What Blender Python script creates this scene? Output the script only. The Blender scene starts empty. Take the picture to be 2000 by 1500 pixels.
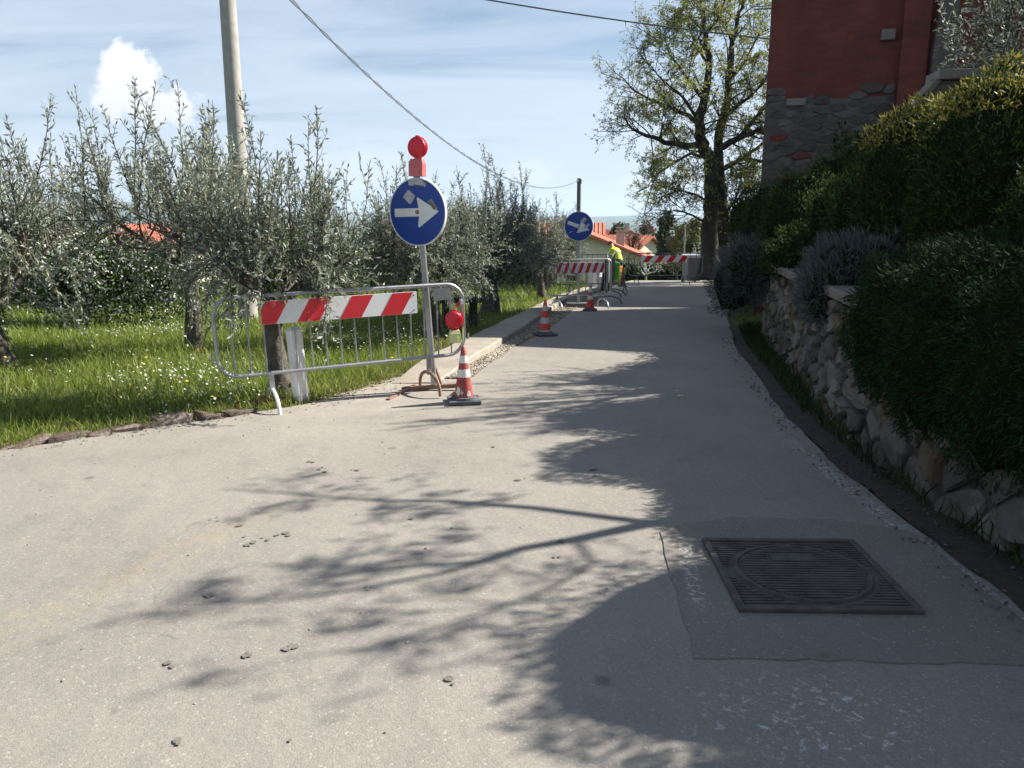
import bpy, bmesh, math, random
import numpy as np
from mathutils import Vector, Matrix, Euler

random.seed(7)
RNG = np.random.default_rng(7)
R = math.radians
scene = bpy.context.scene
COL = scene.collection

# ------------------------------------------------------------------ camera
CAM_H = 1.6
PITCH = 11.56
cam = bpy.data.cameras.new('camera'); cam.sensor_width = 36.0; cam.lens = 28.17
cam.clip_start = 0.05; cam.clip_end = 40000
camo = bpy.data.objects.new('camera', cam); COL.objects.link(camo)
camo.location = (0, 0, CAM_H); camo.rotation_euler = (R(90 - PITCH), 0, 0)
scene.camera = camo

# ------------------------------------------------------------------ sun, sky, exposure
SUN_AZ, SUN_EL = 19.0, 38.0            # azimuth from +X towards +Y
SUN = Vector((math.cos(R(SUN_EL)) * math.cos(R(SUN_AZ)), math.cos(R(SUN_EL)) * math.sin(R(SUN_AZ)), math.sin(R(SUN_EL))))
sl = bpy.data.lights.new('sun', 'SUN'); sl.energy = 5.0; sl.angle = R(0.53); sl.color = (1.0, 0.94, 0.85)
so = bpy.data.objects.new('sun', sl); COL.objects.link(so)
so.rotation_euler = SUN.to_track_quat('Z', 'Y').to_euler(); so.location = (20, 8, 30)
scene.view_settings.view_transform = 'Standard'; scene.view_settings.look = 'None'
scene.view_settings.gamma = 1.0; scene.view_settings.use_curve_mapping = False
scene.view_settings.exposure = 1.2
SKY_STRENGTH = 0.05

def pix_dir(px, py, f=1565.0):
    a = (px - 1000) / f; b = (750 - py) / f; p = R(PITCH)
    return Vector((a, math.cos(p) + b * math.sin(p), b * math.cos(p) - math.sin(p))).normalized()

w = bpy.data.worlds.new('World'); scene.world = w; w.use_nodes = True
wn, wl = w.node_tree.nodes, w.node_tree.links
wn.clear()
def N(tree_nodes, typ, **kw):
    n = tree_nodes.new(typ)
    for k, v in kw.items():
        if k.startswith('i_'):
            key = k[2:]; key = int(key) if key.isdigit() else key.replace('_', ' ')
            n.inputs[key].default_value = v
        else: setattr(n, k, v)
    return n
out = N(wn, 'ShaderNodeOutputWorld'); bg = N(wn, 'ShaderNodeBackground'); bg.inputs[1].default_value = SKY_STRENGTH
sky = N(wn, 'ShaderNodeTexSky', sky_type='NISHITA', sun_disc=False, sun_elevation=R(SUN_EL), sun_rotation=R(90 - SUN_AZ),
        altitude=300, air_density=1.0, dust_density=0.4, ozone_density=1.5)
tc = N(wn, 'ShaderNodeTexCoord')
sep = N(wn, 'ShaderNodeSeparateXYZ'); wl.new(tc.outputs['Generated'], sep.inputs[0])
zc = N(wn, 'ShaderNodeMath', operation='MAXIMUM', i_1=0.0); wl.new(sep.outputs[2], zc.inputs[0])
za = N(wn, 'ShaderNodeMath', operation='ADD', i_1=0.12); wl.new(zc.outputs[0], za.inputs[0])
pl = N(wn, 'ShaderNodeVectorMath', operation='DIVIDE'); wl.new(tc.outputs['Generated'], pl.inputs[0])
cz = N(wn, 'ShaderNodeCombineXYZ'); [wl.new(za.outputs[0], cz.inputs[i]) for i in range(3)]
wl.new(cz.outputs[0], pl.inputs[1])
mp = N(wn, 'ShaderNodeMapping'); mp.inputs['Scale'].default_value = (0.55, 1.5, 1.0); mp.inputs['Rotation'].default_value = (0, 0, 0.25)
wl.new(pl.outputs[0], mp.inputs[0])
cn = N(wn, 'ShaderNodeTexNoise', i_Scale=1.1, i_Detail=9.0, i_Roughness=0.58, i_Distortion=0.6); wl.new(mp.outputs[0], cn.inputs['Vector'])
cr = N(wn, 'ShaderNodeMapRange'); cr.inputs['From Min'].default_value = 0.34; cr.inputs['From Max'].default_value = 0.7
cr.inputs['To Min'].default_value = 0.2; cr.inputs['To Max'].default_value = 2.6
wl.new(cn.outputs[0], cr.inputs[0])
mx = N(wn, 'ShaderNodeMix', data_type='RGBA'); mx.inputs['B'].default_value = (6.1, 7.1, 8.5, 1)
# the thin veil thickens towards the horizon like the air itself: 1 - exp(-k / (z + 0.04))
vz = N(wn, 'ShaderNodeMath', operation='ADD', i_1=0.04); wl.new(zc.outputs[0], vz.inputs[0])
vd = N(wn, 'ShaderNodeMath', operation='DIVIDE', i_0=-0.19); wl.new(vz.outputs[0], vd.inputs[1])
vm = N(wn, 'ShaderNodeMath', operation='MULTIPLY'); wl.new(vd.outputs[0], vm.inputs[0]); wl.new(cr.outputs[0], vm.inputs[1])
ve = N(wn, 'ShaderNodeMath', operation='EXPONENT'); wl.new(vm.outputs[0], ve.inputs[0])
vf = N(wn, 'ShaderNodeMath', operation='SUBTRACT', i_0=1.0); wl.new(ve.outputs[0], vf.inputs[1])
wl.new(vf.outputs[0], mx.inputs['Factor']); wl.new(sky.outputs[0], mx.inputs['A'])
# cumulus puffs at a few places of the sky
prev = mx.outputs['Result']
puffn = N(wn, 'ShaderNodeTexNoise', i_Scale=42.0, i_Detail=9.0, i_Roughness=0.62); wl.new(tc.outputs['Generated'], puffn.inputs['Vector'])
puffs = [((243, 140), 0.020, 0.022), ((262, 182), 0.026, 0.026), ((320, 208), 0.030, 0.016), ((222, 205), 0.014, 0.016),
         ((390, 330), 0.035, 0.022), ((1040, 335), 0.03, 0.013), ((1290, 360), 0.04, 0.009), ((90, 330), 0.06, 0.02), ((700, 330), 0.05, 0.022)]
mask = None
for i, ((px, py), rw, rh) in enumerate(puffs):
    c = pix_dir(px, py)
    sb = N(wn, 'ShaderNodeVectorMath', operation='SUBTRACT'); wl.new(tc.outputs['Generated'], sb.inputs[0]); sb.inputs[1].default_value = c
    sc_ = N(wn, 'ShaderNodeVectorMath', operation='MULTIPLY'); wl.new(sb.outputs[0], sc_.inputs[0]); sc_.inputs[1].default_value = (1 / rw, 1 / rw, 1 / rh)
    ln = N(wn, 'ShaderNodeVectorMath', operation='LENGTH'); wl.new(sc_.outputs[0], ln.inputs[0])
    nz = N(wn, 'ShaderNodeMath', operation='MULTIPLY_ADD', i_1=-2.6); wl.new(puffn.outputs[0], nz.inputs[0]); wl.new(ln.outputs[1], nz.inputs[2])
    mr = N(wn, 'ShaderNodeMapRange', interpolation_type='SMOOTHSTEP')
    soft = i >= 4
    mr.inputs['From Min'].default_value = 0.2 if not soft else 0.5; mr.inputs['From Max'].default_value = -0.4 if not soft else -1.0
    mr.inputs['To Max'].default_value = 0.92 if not soft else 0.45
    wl.new(nz.outputs[0], mr.inputs[0])
    if mask is None: mask = mr.outputs[0]
    else:
        mm = N(wn, 'ShaderNodeMath', operation='MAXIMUM'); wl.new(mask, mm.inputs[0]); wl.new(mr.outputs[0], mm.inputs[1]); mask = mm.outputs[0]
shade = N(wn, 'ShaderNodeMapRange'); shade.inputs['From Min'].default_value = 0.10; shade.inputs['From Max'].default_value = 0.2
wl.new(sep.outputs[2], shade.inputs[0])
pc = N(wn, 'ShaderNodeMix', data_type='RGBA'); pc.inputs['A'].default_value = (8.2, 8.4, 9.0, 1); pc.inputs['B'].default_value = (11, 11, 11, 1)
wl.new(shade.outputs[0], pc.inputs['Factor'])
m2 = N(wn, 'ShaderNodeMix', data_type='RGBA'); wl.new(mask, m2.inputs['Factor']); wl.new(prev, m2.inputs['A']); wl.new(pc.outputs['Result'], m2.inputs['B'])
wl.new(m2.outputs['Result'], bg.inputs[0]); wl.new(bg.outputs[0], out.inputs[0])

cy = scene.cycles
cy.use_denoising = True
try: cy.denoiser = 'OPENIMAGEDENOISE'
except Exception: pass
cy.max_bounces = 5; cy.diffuse_bounces = 2; cy.glossy_bounces = 2; cy.transmission_bounces = 4; cy.transparent_max_bounces = 8; cy.volume_bounces = 1
cy.caustics_reflective = False; cy.caustics_refractive = False; cy.sample_clamp_indirect = 6.0

# ------------------------------------------------------------------ helpers: objects
def link(o):
    COL.objects.link(o); return o
def tag(o, label=None, cat=None, group=None, kind=None):
    if label: o['label'] = label
    if cat: o['category'] = cat
    if group: o['group'] = group
    if kind: o['kind'] = kind
    return o
def T(name, label, cat, loc=(0, 0, 0), rotz=0.0, group=None):
    o = link(bpy.data.objects.new(name, None)); o.empty_display_size = 0.1
    o.location = loc; o.rotation_euler = (0, 0, rotz)
    return tag(o, label, cat, group)
def O(name, me, mat=None, parent=None, smooth=False):
    if mat is not None:
        for m in (mat if isinstance(mat, (list, tuple)) else [mat]): me.materials.append(m)
    if smooth: me.polygons.foreach_set('use_smooth', np.ones(len(me.polygons), dtype=bool))
    o = link(bpy.data.objects.new(name, me)); o.parent = parent
    return o
def copy_tree(o, parent=None):
    c = link(o.copy()); c.parent = parent
    for ch in list(o.children): copy_tree(ch, c)
    return c

# ------------------------------------------------------------------ helpers: meshes
def mesh_np(name, V, F, mi=None):
    """V (n,3); F an int array (m,k) or a list of such arrays."""
    V = np.asarray(V, dtype=np.float32)
    Fs = F if isinstance(F, list) else [F]
    Fs = [np.asarray(f, dtype=np.int32) for f in Fs if len(f)]
    me = bpy.data.meshes.new(name)
    me.vertices.add(len(V)); me.vertices.foreach_set('co', V.ravel())
    loops = np.concatenate([f.ravel() for f in Fs]); tot = np.concatenate([np.full(len(f), f.shape[1], dtype=np.int32) for f in Fs])
    start = np.concatenate([[0], np.cumsum(tot)[:-1]]).astype(np.int32)
    me.loops.add(len(loops)); me.loops.foreach_set('vertex_index', loops)
    me.polygons.add(len(tot)); me.polygons.foreach_set('loop_start', start); me.polygons.foreach_set('loop_total', tot)
    if mi is not None: me.polygons.foreach_set('material_index', np.asarray(mi, dtype=np.int32))
    me.update(calc_edges=True); me.validate()
    return me

class MB:
    """collects simple shapes into one mesh"""
    def __init__(s): s.V = []; s.F = []; s.M = []
    def raw(s, V, F, m=0):
        b = len(s.V); s.V += [tuple(v) for v in V]
        for f in F: s.F.append([b + i for i in f]); s.M.append(m)
        return s
    def box(s, c, d, rot=None, m=0, bev=0.0):
        hx, hy, hz = d[0] / 2, d[1] / 2, d[2] / 2
        if bev <= 0:
            V = [Vector((x, y, z)) for z in (-hz, hz) for y in (-hy, hy) for x in (-hx, hx)]
            F = [(0, 2, 3, 1), (4, 5, 7, 6), (0, 1, 5, 4), (2, 6, 7, 3), (0, 4, 6, 2), (1, 3, 7, 5)]
        else:
            bm = bmesh.new(); bmesh.ops.create_cube(bm, size=1)
            for v in bm.verts: v.co = Vector((v.co.x * d[0], v.co.y * d[1], v.co.z * d[2]))
            bmesh.ops.bevel(bm, geom=bm.edges[:], offset=bev, segments=2, affect='EDGES', profile=0.6)
            bm.verts.index_update()
            V = [v.co.copy() for v in bm.verts]; F = [[v.index for v in f.verts] for f in bm.faces]; bm.free()
        if rot is not None:
            q = Euler(rot).to_matrix(); V = [q @ v for v in V]
        C = Vector(c)
        return s.raw([v + C for v in V], F, m)
    def lathe(s, prof, n=20, c=(0, 0, 0), m=0, rot=None, cap=True):
        V = []; F = []
        for r, z in prof:
            for k in range(n):
                a = 2 * math.pi * k / n; V.append(Vector((r * math.cos(a), r * math.sin(a), z)))
        for i in range(len(prof) - 1):
            for k in range(n):
                F.append((i * n + k, i * n + (k + 1) % n, (i + 1) * n + (k + 1) % n, (i + 1) * n + k))
        if cap:
            F.append(list(range(n))[::-1]); F.append([(len(prof) - 1) * n + k for k in range(n)])
        if rot is not None:
            q = Euler(rot).to_matrix(); V = [q @ v for v in V]
        C = Vector(c)
        return s.raw([v + C for v in V], F, m)
    def tube(s, pts, r, n=8, m=0, caps=True):
        V, F = tube_vf([Vector(p) for p in pts], r if isinstance(r, (list, tuple)) else [r] * len(pts), n, caps)
        return s.raw(V, F, m)
    def prism(s, poly, y0, y1, m=0, plane='xz'):
        n = len(poly)
        f = (lambda a, b, c: (a, c, b)) if plane == 'xz' else ((lambda a, b, c: (a, b, c)) if plane == 'xy' else (lambda a, b, c: (c, a, b)))
        V = [f(a, b, y0) for a, b in poly] + [f(a, b, y1) for a, b in poly]
        F = [list(range(n)), list(range(2 * n - 1, n - 1, -1))] + [(i, n + i, n + (i + 1) % n, (i + 1) % n) for i in range(n)]
        return s.raw(V, F, m)
    def mesh(s, name, fix=True):
        me = bpy.data.meshes.new(name); me.from_pydata([tuple(v) for v in s.V], [], s.F)
        me.polygons.foreach_set('material_index', np.asarray(s.M, dtype=np.int32))
        if fix:
            bm = bmesh.new(); bm.from_mesh(me); bmesh.ops.recalc_face_normals(bm, faces=bm.faces[:]); bm.to_mesh(me); bm.free()
        me.update(); return me
    def obj(s, name, mat, parent=None, smooth=False):
        o = O(name, s.mesh(name), mat, parent)
        if smooth: smooth_by_angle(o.data)
        return o

def smooth_by_angle(me, ang=35):
    me.polygons.foreach_set('use_smooth', np.ones(len(me.polygons), dtype=bool))
    bm = bmesh.new(); bm.from_mesh(me); lim = R(ang)
    for e in bm.edges:
        if len(e.link_faces) == 2 and e.calc_face_angle(0) > lim: e.smooth = False
    bm.to_mesh(me); bm.free()

def tube_vf(P, Rr, n, caps=False):
    V = []; F = []; up = None
    for i, p in enumerate(P):
        t = (P[min(i + 1, len(P) - 1)] - P[max(i - 1, 0)])
        t = t.normalized() if t.length > 1e-9 else Vector((0, 0, 1))
        if up is None:
            up = Vector((1, 0, 0)) if abs(t.x) < 0.8 else Vector((0, 1, 0))
        a = (up - t * up.dot(t)).normalized(); b = t.cross(a); up = a
        for k in range(n):
            an = 2 * math.pi * k / n
            V.append(p + (a * math.cos(an) + b * math.sin(an)) * Rr[i])
    for i in range(len(P) - 1):
        for k in range(n):
            F.append((i * n + k, i * n + (k + 1) % n, (i + 1) * n + (k + 1) % n, (i + 1) * n + k))
    if caps:
        F.append(list(range(n))[::-1]); F.append([(len(P) - 1) * n + k for k in range(n)])
    return V, F

def leaf_mesh(name, P, D, L, W, rng, jitter=0.0, fold=0.0):
    """rhombic leaves: base P, axis D (unit), length L, width W"""
    n = len(P); P = np.asarray(P, float); D = np.asarray(D, float)
    rnd = rng.normal(size=(n, 3)); S = np.cross(D, rnd); S /= (np.linalg.norm(S, axis=1, keepdims=True) + 1e-9)
    L = np.broadcast_to(np.asarray(L, float), (n,))[:, None]; W = np.broadcast_to(np.asarray(W, float), (n,))[:, None]
    Nn = np.cross(D, S)
    V = np.empty((n, 4, 3)); mid = P + D * L * 0.48 + Nn * L * fold
    V[:, 0] = P; V[:, 1] = mid + S * W * 0.5; V[:, 2] = P + D * L; V[:, 3] = mid - S * W * 0.5
    F = np.arange(n * 4).reshape(n, 4)
    return mesh_np(name, V.reshape(-1, 3), F)

def clip_poly(poly, nx, ny, d):
    """keep points with nx*x+ny*y <= d"""
    o = []
    for i in range(len(poly)):
        a, b = poly[i], poly[(i + 1) % len(poly)]
        da = nx * a[0] + ny * a[1] - d; db = nx * b[0] + ny * b[1] - d
        if da <= 0: o.append(a)
        if (da < 0 and db > 0) or (da > 0 and db < 0):
            t = da / (da - db); o.append((a[0] + (b[0] - a[0]) * t, a[1] + (b[1] - a[1]) * t))
    return o

def voronoi(pts, x0, x1, y0, y1, aniso=1.0):
    cells = []
    for i, p in enumerate(pts):
        poly = [(x0, y0), (x1, y0), (x1, y1), (x0, y1)]
        for j, q in enumerate(pts):
            if j == i or abs(q[0] - p[0]) > 1.6 or abs(q[1] - p[1]) > 1.2: continue
            dx, dy = (q[0] - p[0]), (q[1] - p[1]) * aniso * aniso
            mxp = ((p[0] + q[0]) / 2, (p[1] + q[1]) / 2)
            poly = clip_poly(poly, dx, dy, dx * mxp[0] + dy * mxp[1])
            if len(poly) < 3: break
        cells.append(poly)
    return cells

# ------------------------------------------------------------------ helpers: materials
def mat_base(name):
    m = bpy.data.materials.new(name); m.use_nodes = True
    n, l = m.node_tree.nodes, m.node_tree.links
    return m, n, l, n['Principled BSDF'], n['Material Output']
def ramp(n, l, fac, stops):
    r = n.new('ShaderNodeValToRGB'); l.new(fac, r.inputs[0]); e = r.color_ramp.elements
    while len(e) < len(stops): e.new(0.5)
    for el, (p, c) in zip(e, stops): el.position = p; el.color = (*c, 1) if len(c) == 3 else c
    return r.outputs[0]
def M(name, c1, c2=None, scale=4.0, rough=0.7, bump=0.0, bscale=40.0, metal=0.0, c3=None, spec=0.5, detail=6, island=0.0, obrand=0.0, coord='Object'):
    m, n, l, b, o = mat_base(name)
    t = N(n, 'ShaderNodeTexCoord'); c2 = c2 or c1
    nz = N(n, 'ShaderNodeTexNoise', i_Scale=scale, i_Detail=float(detail), i_Roughness=0.62); l.new(t.outputs[coord], nz.inputs['Vector'])
    col = ramp(n, l, nz.outputs[0], [(0.32, c1), (0.68, c2)] if c3 is None else [(0.3, c1), (0.55, c2), (0.75, c3)])
    if island or obrand:
        src = N(n, 'ShaderNodeNewGeometry').outputs['Random Per Island'] if island else N(n, 'ShaderNodeObjectInfo').outputs['Random']
        amt = island or obrand
        mr = N(n, 'ShaderNodeMapRange'); mr.inputs['To Min'].default_value = 1 - amt; mr.inputs['To Max'].default_value = 1 + amt; l.new(src, mr.inputs[0])
        h = N(n, 'ShaderNodeHueSaturation'); l.new(mr.outputs[0], h.inputs['Value']); l.new(col, h.inputs['Color']); col = h.outputs[0]
    l.new(col, b.inputs['Base Color']); b.inputs['Roughness'].default_value = rough; b.inputs['Metallic'].default_value = metal
    b.inputs['Specular IOR Level'].default_value = spec
    if bump:
        n2 = N(n, 'ShaderNodeTexNoise', i_Scale=bscale, i_Detail=5.0, i_Roughness=0.6); l.new(t.outputs[coord], n2.inputs['Vector'])
        bp = N(n, 'ShaderNodeBump', i_Strength=min(1.0, bump), i_Distance=0.02); l.new(n2.outputs[0], bp.inputs['Height']); l.new(bp.outputs[0], b.inputs['Normal'])
    return m
def leaf_mat(name, c1, c2, under=None, trans=0.3, rough=0.5, tcol=None, spec=0.3):
    m, n, l, b, o = mat_base(name)
    g = N(n, 'ShaderNodeNewGeometry')
    col = ramp(n, l, g.outputs['Random Per Island'], [(0.0, c1), (0.75, c2), (1.0, tuple(min(1, x * 1.25) for x in c2))])
    if under:
        mx = N(n, 'ShaderNodeMix', data_type='RGBA'); l.new(g.outputs['Backfacing'], mx.inputs['Factor']); l.new(col, mx.inputs['A'])
        mx.inputs['B'].default_value = (*under, 1); col = mx.outputs['Result']
    l.new(col, b.inputs['Base Color']); b.inputs['Roughness'].default_value = rough; b.inputs['Specular IOR Level'].default_value = spec
    tr = N(n, 'ShaderNodeBsdfTranslucent')
    if tcol: tr.inputs[0].default_value = (*tcol, 1)
    else: l.new(col, tr.inputs[0])
    ms = N(n, 'ShaderNodeMixShader', i_0=trans); l.new(b.outputs[0], ms.inputs[1]); l.new(tr.outputs[0], ms.inputs[2]); l.new(ms.outputs[0], o.inputs[0])
    return m
# ------------------------------------------------------------------ terrain shape
def sstep(a, b, x):
    t = np.clip((x - a) / (b - a), 0, 1); return t * t * (3 - 2 * t)
LEFT = np.array([(-40, -14), (-14, -1.5), (-8, 2), (-5.5, 3.9), (-3.59, 5.4), (-2.89, 5.99), (-2.01, 6.66), (-1.8, 6.85), (-1.46, 7.46), (-1.15, 8.2), (-0.93, 8.82), (-0.5, 10.54), (0.68, 17), (3.1, 26), (4.5, 31), (5.2, 34)])
RIGHT = np.array([(2.2, -14), (2.14, 3.45), (2.13, 4.2), (2.13, 5.0), (2.23, 6.03), (2.47, 7.58), (2.87, 10.1), (3.75, 13.9), (4.62, 17), (7.12, 26.3), (9.6, 31), (11.5, 34)])
def xl(y): return np.interp(y, LEFT[:, 1], LEFT[:, 0])
def xr(y): return np.interp(y, RIGHT[:, 1], RIGHT[:, 0])
def vnoise(x, y, s):
    return (np.sin(x * s * 1.3 + 1.7 * np.sin(y * s * 0.7)) + np.sin(y * s * 1.1 + 2.1 + 1.3 * np.sin(x * s * 0.9))) * 0.5
def hgt(x, y):
    x = np.asarray(x, float); y = np.asarray(y, float)
    z = -0.035 * np.maximum(0, np.sqrt((y - 10.5) ** 2 + 1.0) + (y - 10.5)) / 2
    d = np.maximum(0, y - 31)
    z = z - 0.13 * (d + 4 * np.exp(-d / 4) - 4) * (d > 0)
    dl = np.maximum(0, -x - 12); z = z - 0.10 * dl * (y > -30)
    z = np.maximum(z, -38 + 2 * vnoise(x, y, 0.004))
    bank = sstep(0.25, 2.2, x - xr(y)) * sstep(11.2, 13.0, y) * (1 - sstep(33, 40, y))
    z = z + bank * 1.05
    z = z + sstep(24, 30, y) * (1 - sstep(32, 36, y)) * sstep(0.4, 2.0, x - xr(y)) * 0.3
    far = sstep(2600, 6000, np.hypot(x, y))
    ridge = 26 + 95 * sstep(-300, -2600, x) + 22 * vnoise(x, y, 0.0017) + 9 * vnoise(x, y, 0.0051)
    return z + far * (ridge + 20)
def H(x, y): return float(hgt(x, y))

# ------------------------------------------------------------------ materials
ASPH_NODES = {}
def asphalt_mat(name, dark=1.0, worn=True):
    m, n, l, b, o = mat_base(name)
    t = N(n, 'ShaderNodeTexCoord').outputs['Object']
    def mth(op, a, b_=None, c=None):
        q = N(n, 'ShaderNodeMath', operation=op)
        for i, v in enumerate((a, b_, c)):
            if v is None: continue
            if isinstance(v, (int, float)): q.inputs[i].default_value = v
            else: l.new(v, q.inputs[i])
        return q.outputs[0]
    def noise(s, d=5.0, r=0.6, dist=0.0):
        q = N(n, 'ShaderNodeTexNoise', i_Scale=float(s), i_Detail=float(d), i_Roughness=r, i_Distortion=dist); l.new(t, q.inputs['Vector']); return q.outputs[0]
    def mixc(f, A, B):
        q = N(n, 'ShaderNodeMix', data_type='RGBA')
        for k, v in (('Factor', f), ('A', A), ('B', B)):
            if isinstance(v, tuple): q.inputs[k].default_value = (*v, 1)
            elif isinstance(v, float): q.inputs[k].default_value = v
            else: l.new(v, q.inputs[k])
        return q.outputs['Result']
    def mr(v, a, c, lo=0.0, hi=1.0):
        q = N(n, 'ShaderNodeMapRange'); l.new(v, q.inputs[0]); q.inputs['From Min'].default_value = a; q.inputs['From Max'].default_value = c
        q.inputs['To Min'].default_value = lo; q.inputs['To Max'].default_value = hi; return q.outputs[0]
    d = dark
    col = ramp(n, l, noise(0.55, 7, 0.6, 0.4), [(0.3, (0.215 * d, 0.198 * d, 0.174 * d)), (0.55, (0.25 * d, 0.231 * d, 0.203 * d)), (0.75, (0.285 * d, 0.265 * d, 0.235 * d))])
    vor = N(n, 'ShaderNodeTexVoronoi', i_Scale=130.0); l.new(t, vor.inputs['Vector'])
    hs = N(n, 'ShaderNodeSeparateColor'); l.new(vor.outputs['Color'], hs.inputs[0])
    grain = mr(hs.outputs[0], 0.0, 1.0, 0.88, 1.10)
    fleck = mr(hs.outputs[1], 0.975, 0.985)
    hv = N(n, 'ShaderNodeHueSaturation'); l.new(grain, hv.inputs['Value']); l.new(col, hv.inputs['Color']); col = hv.outputs[0]
    col = mixc(mth('MULTIPLY', fleck, 0.4), col, (0.5, 0.48, 0.44))
    # mid scale blotches
    blot = mr(noise(2.4, 7, 0.68), 0.53, 0.7); col = mixc(mth('MULTIPLY', blot, 0.3), col, (0.12 * d, 0.112 * d, 0.10 * d))
    # old drip stains
    v2 = N(n, 'ShaderNodeTexVoronoi', i_Scale=2.3, i_Randomness=1.0); l.new(t, v2.inputs['Vector'])
    dist = mth('ADD', v2.outputs['Distance'], mth('MULTIPLY', noise(14, 4), 0.16))
    stain = mth('MULTIPLY', mr(dist, 0.175, 0.13), mr(noise(0.45, 2), 0.46, 0.5)); col = mixc(mth('MULTIPLY', stain, 0.62), col, (0.09, 0.078, 0.065))
    # fine wandering cracks
    wv = N(n, 'ShaderNodeVectorMath', operation='MULTIPLY_ADD'); nzc = N(n, 'ShaderNodeTexNoise', i_Scale=2.2, i_Detail=5.0); l.new(t, nzc.inputs['Vector']); l.new(nzc.outputs['Color'], wv.inputs[0]); wv.inputs[1].default_value = (.45, .45, .45); l.new(t, wv.inputs[2])
    v3 = N(n, 'ShaderNodeTexVoronoi', feature='DISTANCE_TO_EDGE', i_Scale=0.55); l.new(wv.outputs[0], v3.inputs['Vector'])
    crk = mth('MULTIPLY', mr(v3.outputs['Distance'], 0.0042, 0.0012), mr(noise(0.8, 3), 0.55, 0.62)); col = mixc(mth('MULTIPLY', crk, 0.35), col, (0.06, 0.055, 0.05))
    # scuffed, slightly paler and darker wheel paths
    wt = mr(noise(0.28, 3, 0.5, 1.2), 0.42, 0.6); col = mixc(mth('MULTIPLY', wt, 0.16), col, (0.36 * d, 0.335 * d, 0.30 * d))
    sp0 = N(n, 'ShaderNodeSeparateXYZ'); l.new(t, sp0.inputs[0])
    sl0 = mth('ABSOLUTE', mth('SUBTRACT', sp0.outputs[0], mth('MULTIPLY_ADD', sp0.outputs[1], 0.117, 0.417))); sm0 = mth('MULTIPLY', mr(sl0, 0.045, 0.015), mth('MULTIPLY', mr(sp0.outputs[1], 3.0, 3.15), mr(sp0.outputs[1], 3.85, 3.65)))
    col = mixc(mth('MULTIPLY', mth('MULTIPLY', sm0, mr(noise(38, 5, 0.75), 0.5, 0.58)), 0.7), col, (0.55, 0.55, 0.53))
    if worn:
        sx = N(n, 'ShaderNodeSeparateXYZ'); l.new(t, sx.inputs[0]); X, Y = sx.outputs[0], sx.outputs[1]
        # faint ochre dust along the bend of the side lane
        ln = mth('ABSOLUTE', mth('SUBTRACT', mth('ADD', X, mth('MULTIPLY', noise(1.6, 3), 0.5)), mth('MULTIPLY_ADD', Y, 0.52, -3.25)))
        seg = mth('MULTIPLY', mr(Y, 2.6, 3.0), mr(Y, 4.3, 3.9))
        och = mth('MULTIPLY', mth('MULTIPLY', mr(ln, 0.2, 0.02), seg), mr(noise(9, 4), 0.4, 0.62)); col = mixc(mth('MULTIPLY', och, 0.2), col, (0.42, 0.33, 0.14))
        # worn white edge line by the wall
        e = mth('ABSOLUTE', mth('SUBTRACT', X, 2.03)); line = mth('MULTIPLY', mr(e, 0.07, 0.03), mth('MULTIPLY', mr(Y, 2.4, 2.9), mr(Y, 6.2, 5.0)))
        col = mixc(mth('MULTIPLY', mth('MULTIPLY', line, mr(noise(42, 4, 0.7), 0.52, 0.6)), 0.7), col, (0.62, 0.62, 0.6))
        # scraps of old white paint near the manhole
        dx = mth('SUBTRACT', X, 0.98); dy = mth('SUBTRACT', Y, 2.32); rr = mth('SQRT', mth('ADD', mth('MULTIPLY', dx, dx), mth('MULTIPLY', dy, mth('MULTIPLY', dy, 2.0))))
        scr = mth('MULTIPLY', mr(rr, 0.5, 0.2), mr(noise(34, 5, 0.75), 0.57, 0.63)); col = mixc(mth('MULTIPLY', scr, 0.75), col, (0.6, 0.6, 0.58))
        dust = mth('MULTIPLY', mr(mth('SUBTRACT', X, mth('MULTIPLY_ADD', Y, 0.235, -2.35)), 0.5, -0.3), mth('MULTIPLY', mr(Y, 5.2, 6.8), 0.5))
        col = mixc(mth('MULTIPLY', dust, mr(noise(2.3, 5), 0.3, 0.6)), col, (0.40, 0.355, 0.29))
    l.new(col, b.inputs['Base Color']); b.inputs['Roughness'].default_value = 0.88; b.inputs['Specular IOR Level'].default_value = 0.3
    hgtv = mth('ADD', mth('MULTIPLY', vor.outputs['Distance'], -0.6), mth('MULTIPLY', noise(170, 4, 0.7), 0.7))
    bp = N(n, 'ShaderNodeBump', i_Strength=0.4, i_Distance=0.005); l.new(hgtv, bp.inputs['Height'])
    bp2 = N(n, 'ShaderNodeBump', i_Strength=0.25, i_Distance=0.05); l.new(noise(5, 4), bp2.inputs['Height']); l.new(bp2.outputs[0], bp.inputs['Normal']); l.new(bp.outputs[0], b.inputs['Normal'])
    return m
m_asph = asphalt_mat('worn_asphalt'); m_patch = asphalt_mat('patch_asphalt', 0.80, False)
m_conc = M('concrete', (0.27, 0.235, 0.19), (0.38, 0.335, 0.28), 3.0, 0.9, 0.5, 60)
m_gravel = M('gravel_bed', (0.15, 0.115, 0.08), (0.27, 0.215, 0.15), 9.0, 0.95, 1.0, 45)
m_pebble = M('pebble', (0.25, 0.21, 0.16), (0.40, 0.36, 0.30), 3.0, 0.9, 0, island=0.45)
m_soil = M('soil', (0.028, 0.023, 0.018), (0.06, 0.048, 0.036), 6.0, 0.95, 0.9, 30)
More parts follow.
